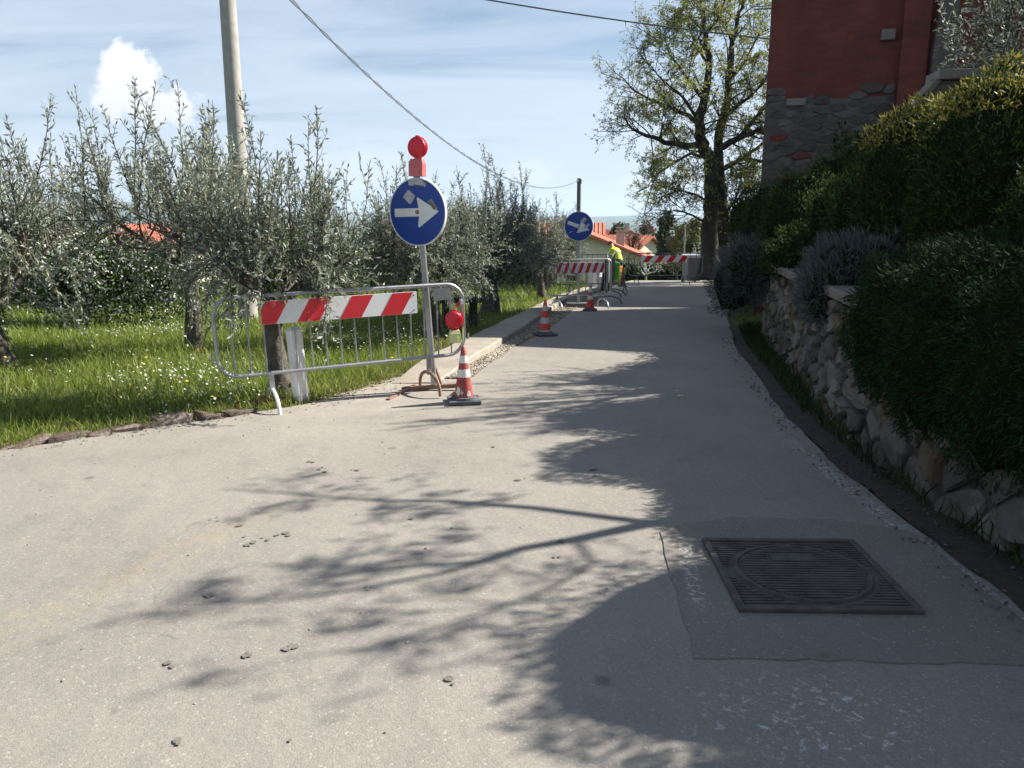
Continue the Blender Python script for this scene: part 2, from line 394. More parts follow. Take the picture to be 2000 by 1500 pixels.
def ground_mat():
    m, n, l, b, o = mat_base('meadow_ground')
    t = N(n, 'ShaderNodeTexCoord').outputs['Object']
    n1 = N(n, 'ShaderNodeTexNoise', i_Scale=0.7, i_Detail=8.0, i_Roughness=0.65); l.new(t, n1.inputs['Vector'])
    near = ramp(n, l, n1.outputs[0], [(0.3, (0.035, 0.06, 0.015)), (0.5, (0.06, 0.085, 0.022)), (0.7, (0.11, 0.095, 0.045))])
    v = N(n, 'ShaderNodeTexVoronoi', i_Scale=0.0042); l.new(t, v.inputs['Vector'])
    s = N(n, 'ShaderNodeSeparateColor'); l.new(v.outputs['Color'], s.inputs[0])
    far = ramp(n, l, s.outputs[0], [(0.0, (0.025, 0.045, 0.02)), (0.4, (0.05, 0.08, 0.03)), (0.7, (0.1, 0.1, 0.05)), (1.0, (0.15, 0.14, 0.08))])
    n3 = N(n, 'ShaderNodeTexNoise', i_Scale=0.03, i_Detail=8.0, i_Roughness=0.7); l.new(t, n3.inputs['Vector'])
    fw = ramp(n, l, n3.outputs[0], [(0.45, (0, 0, 0)), (0.55, (1, 1, 1))])
    f2 = N(n, 'ShaderNodeMix', data_type='RGBA'); l.new(fw, f2.inputs['Factor']); l.new(far, f2.inputs['A']); f2.inputs['B'].default_value = (0.022, 0.038, 0.018, 1)
    sx = N(n, 'ShaderNodeSeparateXYZ'); l.new(t, sx.inputs[0])
    mr = N(n, 'ShaderNodeMapRange'); l.new(sx.outputs[1], mr.inputs[0]); mr.inputs['From Min'].default_value = 60; mr.inputs['From Max'].default_value = 160
    mx = N(n, 'ShaderNodeMix', data_type='RGBA'); l.new(mr.outputs[0], mx.inputs['Factor']); l.new(near, mx.inputs['A']); l.new(f2.outputs['Result'], mx.inputs['B'])
    l.new(mx.outputs['Result'], b.inputs['Base Color']); b.inputs['Roughness'].default_value = 0.95; b.inputs['Specular IOR Level'].default_value = 0.2
    n2 = N(n, 'ShaderNodeTexNoise', i_Scale=25.0, i_Detail=5.0); l.new(t, n2.inputs['Vector'])
    bp = N(n, 'ShaderNodeBump', i_Strength=0.8, i_Distance=0.04); l.new(n2.outputs[0], bp.inputs['Height']); l.new(bp.outputs[0], b.inputs['Normal'])
    return m
m_ground = ground_mat()
m_steel = M('galvanised_steel', (0.30, 0.31, 0.32), (0.42, 0.43, 0.44), 8, 0.42, 0.05, 60, metal=0.75)
m_steel_dark = M('weathered_steel', (0.10, 0.105, 0.11), (0.19, 0.195, 0.2), 10, 0.5, 0.1, 60, metal=0.6)
m_rust = M('rusty_brown_steel', (0.17, 0.085, 0.05), (0.33, 0.20, 0.13), 14, 0.75, 0.3, 60)
m_paintwhite = M('white_paint', (0.76, 0.76, 0.75), (0.86, 0.86, 0.85), 5, 0.5, 0.05, 50)
m_red = M('reflective_red', (0.52, 0.022, 0.03), (0.62, 0.035, 0.045), 3, 0.38, 0.04, 300)
m_white = M('reflective_white', (0.70, 0.71, 0.72), (0.8, 0.8, 0.8), 3, 0.38, 0.04, 300)
m_blue = M('sign_blue', (0.008, 0.045, 0.26), (0.012, 0.06, 0.32), 3, 0.35)
m_signwhite = M('sign_white', (0.66, 0.68, 0.66), (0.78, 0.79, 0.77), 9, 0.45)
m_sticker = M('old_sticker', (0.30, 0.32, 0.34), (0.5, 0.52, 0.52), 22, 0.7)
m_black = M('black_print', (0.02, 0.02, 0.02), (0.05, 0.05, 0.05), 30, 0.6)
m_rubber = M('grey_rubber', (0.06, 0.065, 0.075), (0.13, 0.135, 0.145), 12, 0.8, 0.2, 40)
m_cone = M('worn_red_cone', (0.27, 0.04, 0.035), (0.36, 0.075, 0.062), 7, 0.6, 0.15, 40, c3=(0.25, 0.085, 0.075))
m_cone2 = M('orange_red_cone', (0.62, 0.05, 0.03), (0.72, 0.08, 0.05), 5, 0.5, 0.05, 40)
m_band = M('cone_band', (0.68, 0.66, 0.6), (0.8, 0.78, 0.74), 10, 0.4)
m_band2 = M('grey_cone_band', (0.38, 0.38, 0.34), (0.55, 0.55, 0.5), 10, 0.4)
m_bark_olive = M('olive_bark', (0.055, 0.045, 0.035), (0.15, 0.13, 0.105), 9, 0.95, 1.0, 22)
m_bark_oak = M('oak_bark', (0.022, 0.019, 0.014), (0.06, 0.053, 0.038), 5, 0.95, 1.0, 14)
m_concpole = M('pole_concrete', (0.30, 0.285, 0.25), (0.42, 0.40, 0.355), 5, 0.9, 0.2, 30)
m_wood = M('pole_wood', (0.08, 0.07, 0.06), (0.16, 0.145, 0.125), 8, 0.9, 0.4, 30)
m_stone = M('wall_stone', (0.075, 0.065, 0.052), (0.14, 0.125, 0.105), 5.5, 0.9, 0.9, 28, c3=(0.20, 0.185, 0.16), obrand=0.5)
m_stone_o = M('ochre_wall_stone', (0.075, 0.052, 0.028), (0.12, 0.09, 0.05), 6, 0.9, 1.0, 24, c3=(0.15, 0.14, 0.12), obrand=0.4)
m_mortar = M('earth_mortar', (0.035, 0.03, 0.022), (0.075, 0.062, 0.045), 8, 0.95, 0.9, 30)
m_coping = M('coping_stone', (0.14, 0.12, 0.105), (0.22, 0.195, 0.17), 4, 0.9, 0.5, 35, obrand=0.12)
m_edge = M('edge_stone', (0.085, 0.055, 0.04), (0.16, 0.125, 0.10), 7, 0.95, 0.9, 30, c3=(0.22, 0.2, 0.18), obrand=0.45)
m_iron = M('cast_iron', (0.05, 0.045, 0.042), (0.10, 0.088, 0.078), 9, 0.75, 0.5, 60, metal=0.0, c3=(0.13, 0.11, 0.09), spec=.3)
m_olive = leaf_mat('olive_leaf', (0.13, 0.16, 0.09), (0.21, 0.24, 0.15), (0.34, 0.38, 0.32), 0.28, 0.5, spec=.35)
m_oakleaf = leaf_mat('young_oak_leaf', (0.19, 0.215, 0.045), (0.29, 0.31, 0.09), None, 0.5, 0.5)
m_grass = leaf_mat('grass_blade', (0.09, 0.155, 0.018), (0.25, 0.30, 0.055), None, 0.42, 0.5)
m_straw = leaf_mat('dry_grass_blade', (0.22, 0.18, 0.08), (0.33, 0.28, 0.14), None, 0.3, 0.6)
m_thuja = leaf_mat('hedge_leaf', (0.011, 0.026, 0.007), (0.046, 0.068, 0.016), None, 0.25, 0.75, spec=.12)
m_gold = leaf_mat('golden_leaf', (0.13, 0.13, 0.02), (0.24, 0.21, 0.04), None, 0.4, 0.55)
m_midgreen = leaf_mat('shrub_leaf', (0.035, 0.075, 0.014), (0.08, 0.13, 0.025), None, 0.3, 0.6, spec=.2)
m_juniper = leaf_mat('juniper_needles', (0.010, 0.028, 0.011), (0.024, 0.05, 0.018), None, 0.15, 0.8, spec=.08)
m_lavender = leaf_mat('silver_leaf', (0.06, 0.078, 0.072), (0.13, 0.15, 0.14), None, 0.15, 0.7)
m_core = M('shrub_core', (0.008, 0.012, 0.005), (0.016, 0.022, 0.009), 10, 1.0, 0.8, 30, spec=0.0)  # dark green of the light-blocking shrub cores
m_petal = leaf_mat('white_petal', (0.62, 0.62, 0.58), (0.78, 0.78, 0.72), None, 0.25, 0.6)
m_yellowpetal = leaf_mat('yellow_petal', (0.6, 0.45, 0.02), (0.7, 0.55, 0.04), None, 0.25, 0.6)

# ------------------------------------------------------------------ ground, road, pavement
def spaced(near, far, step, grow):
    v = [0.0]; s = step
    while v[-1] < far:
        v.append(v[-1] + s)
        if v[-1] > near: s *= grow
    return np.array(v)
gp = spaced(14, 9500, 0.5, 1.1); gx = np.concatenate([-gp[::-1][:-1], gp])
gy = np.concatenate([-spaced(5, 60, 1.0, 1.3)[::-1][:-1], spaced(40, 9500, 0.5, 1.075)])
XX, YY = np.meshgrid(gx, gy); ZZ = hgt(XX, YY)
nx_, ny_ = len(gx), len(gy)
idx = np.arange(nx_ * ny_).reshape(ny_, nx_)
Fg = np.stack([idx[:-1, :-1], idx[:-1, 1:], idx[1:, 1:], idx[1:, :-1]], -1).reshape(-1, 4)
ground = O('ground', mesh_np('ground', np.stack([XX, YY, ZZ], -1).reshape(-1, 3), Fg), m_ground, smooth=True)
tag(ground, 'green meadow falling away to a hazy valley with low hills', 'ground', kind='structure')

def strip(name, fl, fr, y0, y1, dz, mat, rows, cols, wob=0.0, label=None, cat=None):
    ys = np.linspace(y0, y1, rows); t = np.linspace(0, 1, cols)
    L_ = np.array([fl(y) for y in ys]); R_ = np.array([fr(y) for y in ys])
    if wob:
        jt = lambda: np.convolve(RNG.normal(0, 1, rows + 8), [.1, .2, .4, .2, .1], 'same')[4:-4] * .7 + np.convolve(RNG.normal(0, 1, rows + 40), np.ones(21) / 8, 'same')[20:-20]
        L_ = L_ + wob * jt(); R_ = R_ + wob * jt()
    X = L_[:, None] * (1 - t) + R_[:, None] * t; Y = np.repeat(ys[:, None], cols, 1); Z = hgt(X, Y) * 0 + hgt(np.minimum(X, xr(Y)), Y) + dz
    id_ = np.arange(rows * cols).reshape(rows, cols)
    F = np.stack([id_[:-1, :-1], id_[:-1, 1:], id_[1:, 1:], id_[1:, :-1]], -1).reshape(-1, 4)
    o = O(name, mesh_np(name, np.stack([X, Y, Z], -1).reshape(-1, 3), F), mat, smooth=True)
    tag(o, label, cat, kind='structure'); return o
road = strip('road', xl, xr, -8, 33, 0.022, m_asph, 320, 30, 0.014, 'sunlit worn grey asphalt lane with tree shadows', 'road')
verge = strip('verge', lambda y: xr(y) - 0.02, lambda y: xr(y) + (0.36 if y < 8 else 0.7), -2, 12.5, 0.030, m_soil, 240, 5, 0.022, 'dark soil strip between lane and stone wall', 'verge')

# asphalt repair around the manhole, and the manhole itself
def patch_outline(pts, n=9, amp=0.012):
    o = []
    for i, p in enumerate(pts):
        q = pts[(i + 1) % len(pts)]
        for k in range(n):
            t = k / n; o.append((p[0] + (q[0] - p[0]) * t + random.uniform(-amp, amp), p[1] + (q[1] - p[1]) * t + random.uniform(-amp, amp)))
    return o
po = patch_outline([(0.67, 2.69), (1.3, 2.66), (2.05, 2.63), (2.06, 3.9), (1.72, 4.07), (1.2, 4.1), (0.88, 4.0), (0.77, 3.9)])
pm = MB(); pm.prism(po, 0.006, 0.0262, plane='xy'); pt = pm.obj('asphalt_patch', m_patch); tag(pt, 'darker asphalt repair patch around the manhole', 'road patch', kind='structure')
# a hole is not needed: the frame sits proud of the patch
mh = T('manhole_cover', 'square cast iron manhole frame with round ribbed lid in the shaded lane', 'manhole', (1.315, 3.39, 0.0275), R(-1.5))
S = 0.375
fr = MB()
fr.prism([(-S, -S), (S, -S), (S, S), (-S, S)], -0.01, 0.006, plane='xy')
for sx, sy, dx, dy in ((0, -1, 2 * S, 0.03), (0, 1, 2 * S, 0.03), (-1, 0, 0.03, 2 * S - 0.06), (1, 0, 0.03, 2 * S - 0.06)):
    fr.box((sx * (S - 0.015), sy * (S - 0.015), 0.009), (dx, dy, 0.018), bev=0.003)
fr.obj('frame', m_iron, mh)
def rib_rects(cond, pitch=0.026, wdt=0.013, z0=0.005, z1=0.0125, half=S - 0.034):
    mb = MB(); y = -half + 0.01
    while y < half - 0.01:
        xs = np.linspace(-half, half, 80); run = None
        for x in list(xs) + [99]:
            ok = x < 50 and cond(x, y)
            if ok and run is None: run = x
            if not ok and run is not None:
                if last - run > 0.02: mb.box(((run + last) / 2, y, (z0 + z1) / 2), (last - run, wdt, z1 - z0))
                run = None
            last = x
        y += pitch
    return mb
RL = 0.30
rib_rects(lambda x, y: math.hypot(x, y) > RL + 0.022).obj('frame_ribs', m_iron, mh)['kind'] = 'stuff'
lid = MB(); lid.lathe([(RL + 0.004, 0.004), (RL + 0.004, 0.008), (RL - 0.004, 0.0105), (0.0, 0.0105)], 56, cap=False); lo = lid.obj('lid', m_iron, mh)
ring = MB(); ring.lathe([(RL - 0.018, 0.0085), (RL - 0.016, 0.0165), (RL - 0.004, 0.0165), (RL - 0.001, 0.0085)], 56, cap=False); ring.obj('rim', m_iron, lo)
rib_rects(lambda x, y: math.hypot(x, y) < RL - 0.03 and not (abs(x) < 0.11 and 0.10 < y < 0.2), 0.026, 0.015, 0.0095, 0.0165).obj('lid_ribs', m_iron, lo)['kind'] = 'stuff'
pl_ = MB(); pl_.box((0, 0.15, 0.0135), (0.2, 0.085, 0.008), bev=0.002); pl_.obj('name_plate', m_iron, lo)
kh = MB(); kh.box((0.0, -0.01, 0.018), (0.05, 0.012, 0.003)); kh.obj('key_hole', m_black, lo)

# pavement slab with kerb and the trench strip beside it
def kerbx(y): return np.interp(y, [7.7, 8.22, 9.7, 11.7, 17, 20, 26], [-0.78, -0.62, -0.25, 0.15, 0.98, 1.55, 3.2])
def pavl(y): return np.interp(y, [7.7, 8.4, 8.82, 10.54, 17, 20, 26], [-1.2, -1.05, -0.97, -0.54, 0.62, 1.15, 2.6])
def asphx(y): return np.interp(y, [7.7, 8.09, 10.1, 11.7, 16.3, 18, 22], [-0.62, -0.42, 0.02, 0.45, 1.27, 1.7, 2.6])
pv = T('pavement', 'narrow concrete pavement with kerb beside the grass', 'pavement'); pv['kind'] = 'structure'; 
def slab(y0, y1):
    n = 9; ys = np.linspace(y0, y1, n); V = []; F = []
    for i, y in enumerate(ys):
        a, c = pavl(y) + random.uniform(-.02, .02), kerbx(y) - 0.15; hh = 0.085 * float(sstep(7.5, 9.3, y)) + 0.028; z = H(0, y)
        V += [(a, y, z - 0.05), (a, y, z + hh - 0.006), (c, y, z + hh), (c, y, z - 0.05)]
    for i in range(n - 1):
        b = i * 4
        for k in range(3): F.append((b + k, b + k + 1, b + 5 + k, b + 4 + k))
    F += [(0, 3, 2, 1), (b + 4, b + 5, b + 6, b + 7)]
    mb = MB(); mb.raw(V, F); return mb
def kerbstone(y0, y1):
    n = 5; ys = np.linspace(y0 + 0.004, y1 - 0.004, n); V = []; F = []
    for y in ys:
        c = kerbx(y) - 0.146; d_ = kerbx(y); hh = 0.085 * float(sstep(7.5, 9.3, y)) + 0.03; z = H(0, y)
        V += [(c, y, z - 0.05), (c, y, z + hh), (d_ - 0.015, y, z + hh), (d_, y, z + hh - 0.015), (d_ + 0.006, y, z - 0.05)]
    for i in range(n - 1):
        b = i * 5
        for k in range(4): F.append((b + k, b + k + 1, b + 6 + k, b + 5 + k))
    F += [(0, 4, 3, 2, 1), (b + 5, b + 6, b + 7, b + 8, b + 9)]
    mb = MB(); mb.raw(V, F); return mb
yy = 7.75
while yy < 24: slab(yy, yy + 2.4).obj('pavement_slab', m_conc, pv); yy += 2.406
yy = 7.75
while yy < 24: kerbstone(yy, yy + 0.98).obj('kerb_stone', m_conc, pv); yy += 0.98
trench = strip('trench_fill', lambda y: kerbx(y) + 0.0, asphx, 8.0, 19.5, 0.03, m_gravel, 90, 6, 0.012, 'gravelly backfilled trench strip between kerb and asphalt', 'trench')

# drip stains on the lane
def gpt(px, py):
    d_ = pix_dir(px, py); k = -(CAM_H - .0225) / d_.z; return d_.x * k, d_.y * k
m_stain = M('old_oil_stain', (0.14, 0.126, 0.108), (0.19, 0.174, 0.15), 30, .9, .3, 90)
sm = MB(); srg = random.Random(8)
for px, py in ((480, 1050), (520, 1055), (545, 1050), (470, 1030), (560, 1043), (490, 1064), (625, 912), (610, 905), (640, 918), (690, 915), (780, 905), (412, 1166), (570, 1265), (482, 1278), (1100, 1060), (1156, 921), (1162, 931), (800, 1017), (1088, 1092), (562, 1452), (880, 1332), (350, 1452), (420, 1012), (1005, 940), (330, 1300), (720, 1150), (960, 870)):
    for q_ in range(srg.randint(1, 3)):
        gx_, gy_ = gpt(px + srg.uniform(-9, 9), py + srg.uniform(-5, 5)); r0 = srg.uniform(.006, .02); n_ = 11; zs_ = .0262 + len(sm.V) * 1.2e-6
        ring_ = [(gx_ + r0 * srg.uniform(.55, 1.2) * math.cos(6.283 * k / n_), gy_ + r0 * srg.uniform(.55, 1.2) * math.sin(6.283 * k / n_), zs_) for k in range(n_)]
        sm.raw([(gx_, gy_, zs_)] + ring_, [(0, 1 + k, 1 + (k + 1) % n_) for k in range(n_)])
so_ = sm.obj('road_stains', m_stain); tag(so_, 'small dark drip stains scattered on the asphalt', 'stains', kind='stuff')
# ------------------------------------------------------------------ loose pebbles, stone edging
def pebbles(name, P, sizes, mat, label, cat):
    base = np.array([(1, 0, 0), (0, 1, 0), (-1, 0, 0), (0, -1, 0), (0, 0, 1.0), (0, 0, -1.0)]); fc = np.array([(0, 1, 4), (1, 2, 4), (2, 3, 4), (3, 0, 4), (1, 0, 5), (2, 1, 5), (3, 2, 5), (0, 3, 5)])
    n = len(P); a = RNG.uniform(0, 6.28, n); ca, sa = np.cos(a), np.sin(a)
    s = np.asarray(sizes)[:, None] * RNG.uniform(0.6, 1.4, (n, 3)) * np.array([1, 0.8, 0.55])
    B = base[None] * s[:, None, :] * RNG.uniform(0.75, 1.2, (n, 6, 1))
    V = np.stack([B[..., 0] * ca[:, None] - B[..., 1] * sa[:, None], B[..., 0] * sa[:, None] + B[..., 1] * ca[:, None], B[..., 2]], -1) + np.asarray(P)[:, None, :]
    F = (fc[None] + 6 * np.arange(n)[:, None, None]).reshape(-1, 3)
    o = O(name, mesh_np(name, V.reshape(-1, 3), F), mat); tag(o, label, cat, kind='stuff'); return o
def scat(n, fy0, fy1, fl, fr_, dz, pw=1.0):
    y = fy0 + (fy1 - fy0) * RNG.uniform(0, 1, n) ** pw; t = RNG.uniform(0, 1, n); x = fl(y) * (1 - t) + fr_(y) * t
    return np.stack([x, y, hgt(np.minimum(x, xr(y)), y) + dz], -1)
P1 = scat(3200, 8.0, 19, lambda y: kerbx(y) + 0.01, asphx, 0.034, 1.4)
pebbles('trench_gravel', P1, RNG.uniform(0.008, 0.024, len(P1)), m_pebble, 'loose gravel lying in the trench strip by the kerb', 'gravel')
P2 = np.concatenate([scat(420, 7.0, 9.2, lambda y: xl(y) - 0.25, lambda y: xl(y) + 0.35, 0.03), scat(500, 3.2, 7.2, lambda y: xl(y) - 0.1, lambda y: xl(y) + 0.35, 0.028), scat(260, 2.2, 9, lambda y: xl(y) + 0.1, lambda y: xr(y), 0.024)])
pebbles('roadside_grit', P2, RNG.uniform(0.003, 0.011, len(P2)), m_pebble, 'fine grit and crumbs along the asphalt edge', 'grit')
m_litter = M('wall_litter', (.07, .06, .045), (.14, .12, .095), 4, .95, 0, island=.4)
P3 = np.concatenate([scat(900, 2.3, 11, lambda y: xr(y) - 0.18, lambda y: xr(y) + 0.3, 0.036)])
pebbles('wall_foot_litter', P3, RNG.uniform(0.004, 0.014, len(P3)), m_litter, 'stone crumbs and litter along the foot of the wall', 'litter')

def rock_mesh(name, sx, sy, sz, seed, sub=2):
    rg = random.Random(seed); bm = bmesh.new(); bmesh.ops.create_cube(bm, size=2)
    bmesh.ops.bevel(bm, geom=bm.edges[:], offset=0.35, segments=1, affect='EDGES')
    off = [Vector((rg.uniform(-1, 1), rg.uniform(-1, 1), rg.uniform(-1, 1))) for _ in range(4)]
    for v in bm.verts:
        k = 1 + 0.16 * math.sin(3 * v.co.dot(off[0]) + seed) + 0.12 * math.sin(5 * v.co.dot(off[1])) + rg.uniform(-.06, .06)
        v.co = Vector((v.co.x * sx * k, v.co.y * sy * k, v.co.z * sz * k))
    me = bpy.data.meshes.new(name); bm.to_mesh(me); bm.free(); return me
se = T('stone_edging', 'row of half sunk reddish edging stones where grass meets asphalt', 'edging', (0, 0, 0))
rg = random.Random(5); yy = 4.55; k = 0
while yy < 6.62:
    ln = rg.uniform(0.10, 0.24); x = xl(yy) - 0.06 + rg.uniform(-.03, .03)
    tdir = math.atan2(xl(yy + .1) - xl(yy - .1), 0.2)
    o = O('edging_stone', rock_mesh('edging_stone', ln * 0.62, rg.uniform(.04, .085), rg.uniform(.03, .065), 40 + k), m_edge, se)
    o.location = (x, yy, H(x, yy) + 0.005 + rg.uniform(0, .02)); o.rotation_euler = (rg.uniform(-.25, .25), rg.uniform(-.25, .25), math.pi / 2 - tdir + rg.uniform(-.3, .3))
    yy += ln * 1.05 * math.cos(tdir); k += 1
# red brick rubble at the barrier foot
for (x, y, s) in ((-2.14, 6.78, .06), (-2.25, 6.72, .045), (-2.02, 6.86, .05), (-2.36, 6.66, .04)):
    o = O('edging_stone', rock_mesh('edging_stone', s * 1.4, s, s * .7, int(s * 1000) + k), M('broken_brick', (.2, .06, .035), (.3, .13, .08), 9, .95, .6, 30), se)
    o.location = (x, y, .035); o.rotation_euler = (.2, .1, x * 9); k += 1

# ------------------------------------------------------------------ retaining wall with single stones
WP = np.array([(2.46, 1.5), (2.44, 2.6), (2.42, 3.5), (2.40, 4.2), (2.44, 5.0), (2.54, 5.9), (2.70, 6.8), (3.02, 8.6), (3.38, 10.4), (3.58, 11.35)])
seg = np.hypot(*np.diff(WP, axis=0).T); WS = np.concatenate([[0], np.cumsum(seg)]); WL = WS[-1]
def wpt(s):
    x = np.interp(s, WS, WP[:, 0]); y = np.interp(s, WS, WP[:, 1]); e = 0.15
    dx = np.interp(s + e, WS, WP[:, 0]) - np.interp(s - e, WS, WP[:, 0]); dy = np.interp(s + e, WS, WP[:, 1]) - np.interp(s - e, WS, WP[:, 1])
    L_ = math.hypot(dx, dy) or 1; return x, y, dx / L_, dy / L_
WTOP = 0.97
def wall_xyz(s, z, d):
    """d = distance in front of the wall face (towards the road); slight batter"""
    x, y, tx, ty = wpt(s); d = d - 0.06 * z
    return (x - ty * d, y + tx * d, H(x - 0.4, y) + z)
wall = T('retaining_wall', 'rough rubble stone garden wall with flat coping beside the lane', 'wall')
V = []; F = []; ns = 60
for i in range(ns):
    s = WL * i / (ns - 1)
    V += [wall_xyz(s, -0.15, 0.0), wall_xyz(s, WTOP, 0.0), wall_xyz(s, WTOP, -0.3), wall_xyz(s, -0.15, -0.3)]
for i in range(ns - 1):
    b = i * 4
    for k in range(3): F.append((b + k, b + 4 + k, b + 5 + k, b + 1 + k))
F += [(0, 1, 2, 3), (b + 7, b + 6, b + 5, b + 4)]
MB().raw(V, F).obj('mortar_core', m_mortar, wall)
def stone_pts(x0, x1, y0, y1, sizef, aniso, rg, tries=9000):
    pts = []
    for _ in range(tries):
        p = (rg.uniform(x0, x1), rg.uniform(y0, y1)); s = sizef(*p)
        if all(((p[0] - q[0]) ** 2 + ((p[1] - q[1]) * aniso) ** 2) > (0.5 * (s + q[2])) ** 2 for q in pts): pts.append((p[0], p[1], s))
    return pts
def stone_mesh(name, poly, fmap, gap, depth, rg, rough=0.02):
    c = (sum(p[0] for p in poly) / len(poly), sum(p[1] for p in poly) / len(poly))
    pts = []
    for i in range(len(poly)):
        a, b = poly[i], poly[(i + 1) % len(poly)]; L_ = math.hypot(a[0] - b[0], a[1] - b[1])
        if L_ < 0.02: continue
        # round the corners: keep two points inside every edge
        for t in (0.22, 0.78): pts.append((a[0] + (b[0] - a[0]) * t, a[1] + (b[1] - a[1]) * t))
    if len(pts) < 5: return None
    rad = sum(math.hypot(p[0] - c[0], p[1] - c[1]) for p in pts) / len(pts)
    if rad < 0.025: return None
    k0 = max(0.4, 1 - gap / rad); n = len(pts)
    jit = [1 + rg.uniform(-.10, .05) for _ in pts]
    V = []; tilt = (rg.uniform(-.35, .35), rg.uniform(-.35, .35))
    for kk, dd, rj in ((k0, -0.02, 0), (k0 * 0.97, depth * 0.55, 1), (k0 * 0.84, depth, 1)):
        for p, j in zip(pts, jit):
            q = (c[0] + (p[0] - c[0]) * kk * j, c[1] + (p[1] - c[1]) * kk * j)
            dz = dd + (rg.uniform(-rough, rough) + tilt[0] * (q[0] - c[0]) * .5 + tilt[1] * (q[1] - c[1]) * .5) * rj
            V.append(fmap(q[0], q[1], dz))
    V.append(fmap(c[0], c[1], depth + rg.uniform(-rough, rough)))
    F = []
    for r_ in range(2):
        for i in range(n): F.append((r_ * n + i, r_ * n + (i + 1) % n, (r_ + 1) * n + (i + 1) % n, (r_ + 1) * n + i))
    for i in range(n): F.append((2 * n + i, 2 * n + (i + 1) % n, 3 * n))
    return MB().raw(V, F).mesh(name)
rg = random.Random(11)
pts = stone_pts(0.2, WL, -0.02, WTOP - 0.03, lambda s, z: (0.28 if s < 4.0 else 0.19) * (1.3 - 0.6 * z) * rg.uniform(0.55, 1.25), 1.15, rg, 7000)
cells = voronoi([(p[0], p[1]) for p in pts], 0.0, WL, -0.08, WTOP - 0.005, 1.15)
nst = 0
for i, cpoly in enumerate(cells):
    if len(cpoly) < 3 or nst >= 296: continue
    me = stone_mesh('stone', cpoly, lambda a, b, d: wall_xyz(a, b, d), 0.012, rg.uniform(0.025, 0.06), rg)
    if me is None: continue
    O('stone', me, m_stone_o if rg.random() < 0.22 else m_stone, wall, smooth=False); nst += 1
s = 0.0
while s < WL - 0.2:
    ln = min(rg.uniform(0.55, 1.0), WL - s); V = []; F = []
    for i in range(4):
        a = s + 0.005 + (ln - 0.01) * i / 3
        z0, z1 = WTOP + 0.004, WTOP + 0.085 + rg.uniform(-.006, .006)
        V += [wall_xyz(a, z0, 0.09), wall_xyz(a, z1 - 0.012, 0.10), wall_xyz(a, z1, 0.085), wall_xyz(a, z1, -0.30), wall_xyz(a, z0, -0.30)]
    for i in range(3):
        for k in range(5): F.append((i * 5 + k, i * 5 + (k + 1) % 5, i * 5 + 5 + (k + 1) % 5, i * 5 + 5 + k))
    F += [(4, 3, 2, 1, 0), (15, 16, 17, 18, 19)]
    MB().raw(V, F).obj('coping_slab', m_coping, wall); s += ln
# garden soil behind the wall, rising to the house
rows = 50; V = []; F = []; cols = 14
for i in range(rows):
    s = WL * i / (rows - 1); a = wall_xyz(s, WTOP + 0.02, -0.28)
    for j in range(cols):
        t = j / (cols - 1); V.append((a[0] + 7.5 * t, a[1] + 0.8 * t * (i / rows), a[2] + 0.5 * min(1, t * 3) + 0.06 * math.sin(9 * t + i * .7)))
for i in range(rows - 1):
    for j in range(cols - 1): F.append((i * cols + j, i * cols + j + 1, (i + 1) * cols + j + 1, (i + 1) * cols + j))
gb = O('garden_bed', mesh_np('garden_bed', V, np.array(F)), m_soil, smooth=True); tag(gb, 'raised dark soil bed behind the stone wall', 'garden bed', kind='structure')
# end of the bed
# ------------------------------------------------------------------ brick house on the right
def brick_mat():
    m, n, l, b, o = mat_base('red_brick')
    t = N(n, 'ShaderNodeTexCoord').outputs['Object']
    sp = N(n, 'ShaderNodeSeparateXYZ'); l.new(t, sp.inputs[0]); cb = N(n, 'ShaderNodeCombineXYZ'); ad = N(n, 'ShaderNodeMath', operation='ADD')
    l.new(sp.outputs[0], ad.inputs[0]); l.new(sp.outputs[1], ad.inputs[1]); l.new(ad.outputs[0], cb.inputs[0]); l.new(sp.outputs[2], cb.inputs[1])
    br = N(n, 'ShaderNodeTexBrick', i_Scale=1.0, i_Mortar_Size=0.006, i_Brick_Width=0.26, i_Row_Height=0.066, i_Bias=-0.1)
    br.inputs['Color1'].default_value = (0.135, 0.031, 0.023, 1); br.inputs['Color2'].default_value = (0.18, 0.044, 0.031, 1); br.inputs['Mortar'].default_value = (0.115, 0.052, 0.04, 1)
    l.new(cb.outputs[0], br.inputs['Vector'])
    nz = N(n, 'ShaderNodeTexNoise', i_Scale=1.6, i_Detail=6.0, i_Roughness=0.65); l.new(t, nz.inputs['Vector'])
    st = ramp(n, l, nz.outputs[0], [(0.32, (1.15, 1.1, 1.05)), (0.5, (.85, .82, .8)), (0.7, (0.45, 0.42, 0.42))])
    mx = N(n, 'ShaderNodeMix', data_type='RGBA', blend_type='MULTIPLY'); mx.inputs['Factor'].default_value = 0.8; l.new(br.outputs[0], mx.inputs['A']); l.new(st, mx.inputs['B'])
    l.new(mx.outputs['Result'], b.inputs['Base Color']); b.inputs['Roughness'].default_value = 0.92
    bp = N(n, 'ShaderNodeBump', i_Strength=0.6, i_Distance=0.01, invert=True); l.new(br.outputs['Fac'], bp.inputs['Height']); l.new(bp.outputs[0], b.inputs['Normal'])
    return m
m_brick = brick_mat()
m_roof = M('terracotta_roof', (0.36, 0.11, 0.06), (0.48, 0.18, 0.10), 2.5, 0.85, 0.4, 20)
hs = T('brick_house', 'tall red brick house with rubble stone base above the garden wall', 'house', (4.22, 14.0, 0.0), R(-17))
HB = 5.9
wl_ = MB(); wl_.box((3.0, 1.7, (HB - 1) / 2), (6.0, 3.4, HB + 1)); wo = wl_.obj('wall', m_brick, hs)
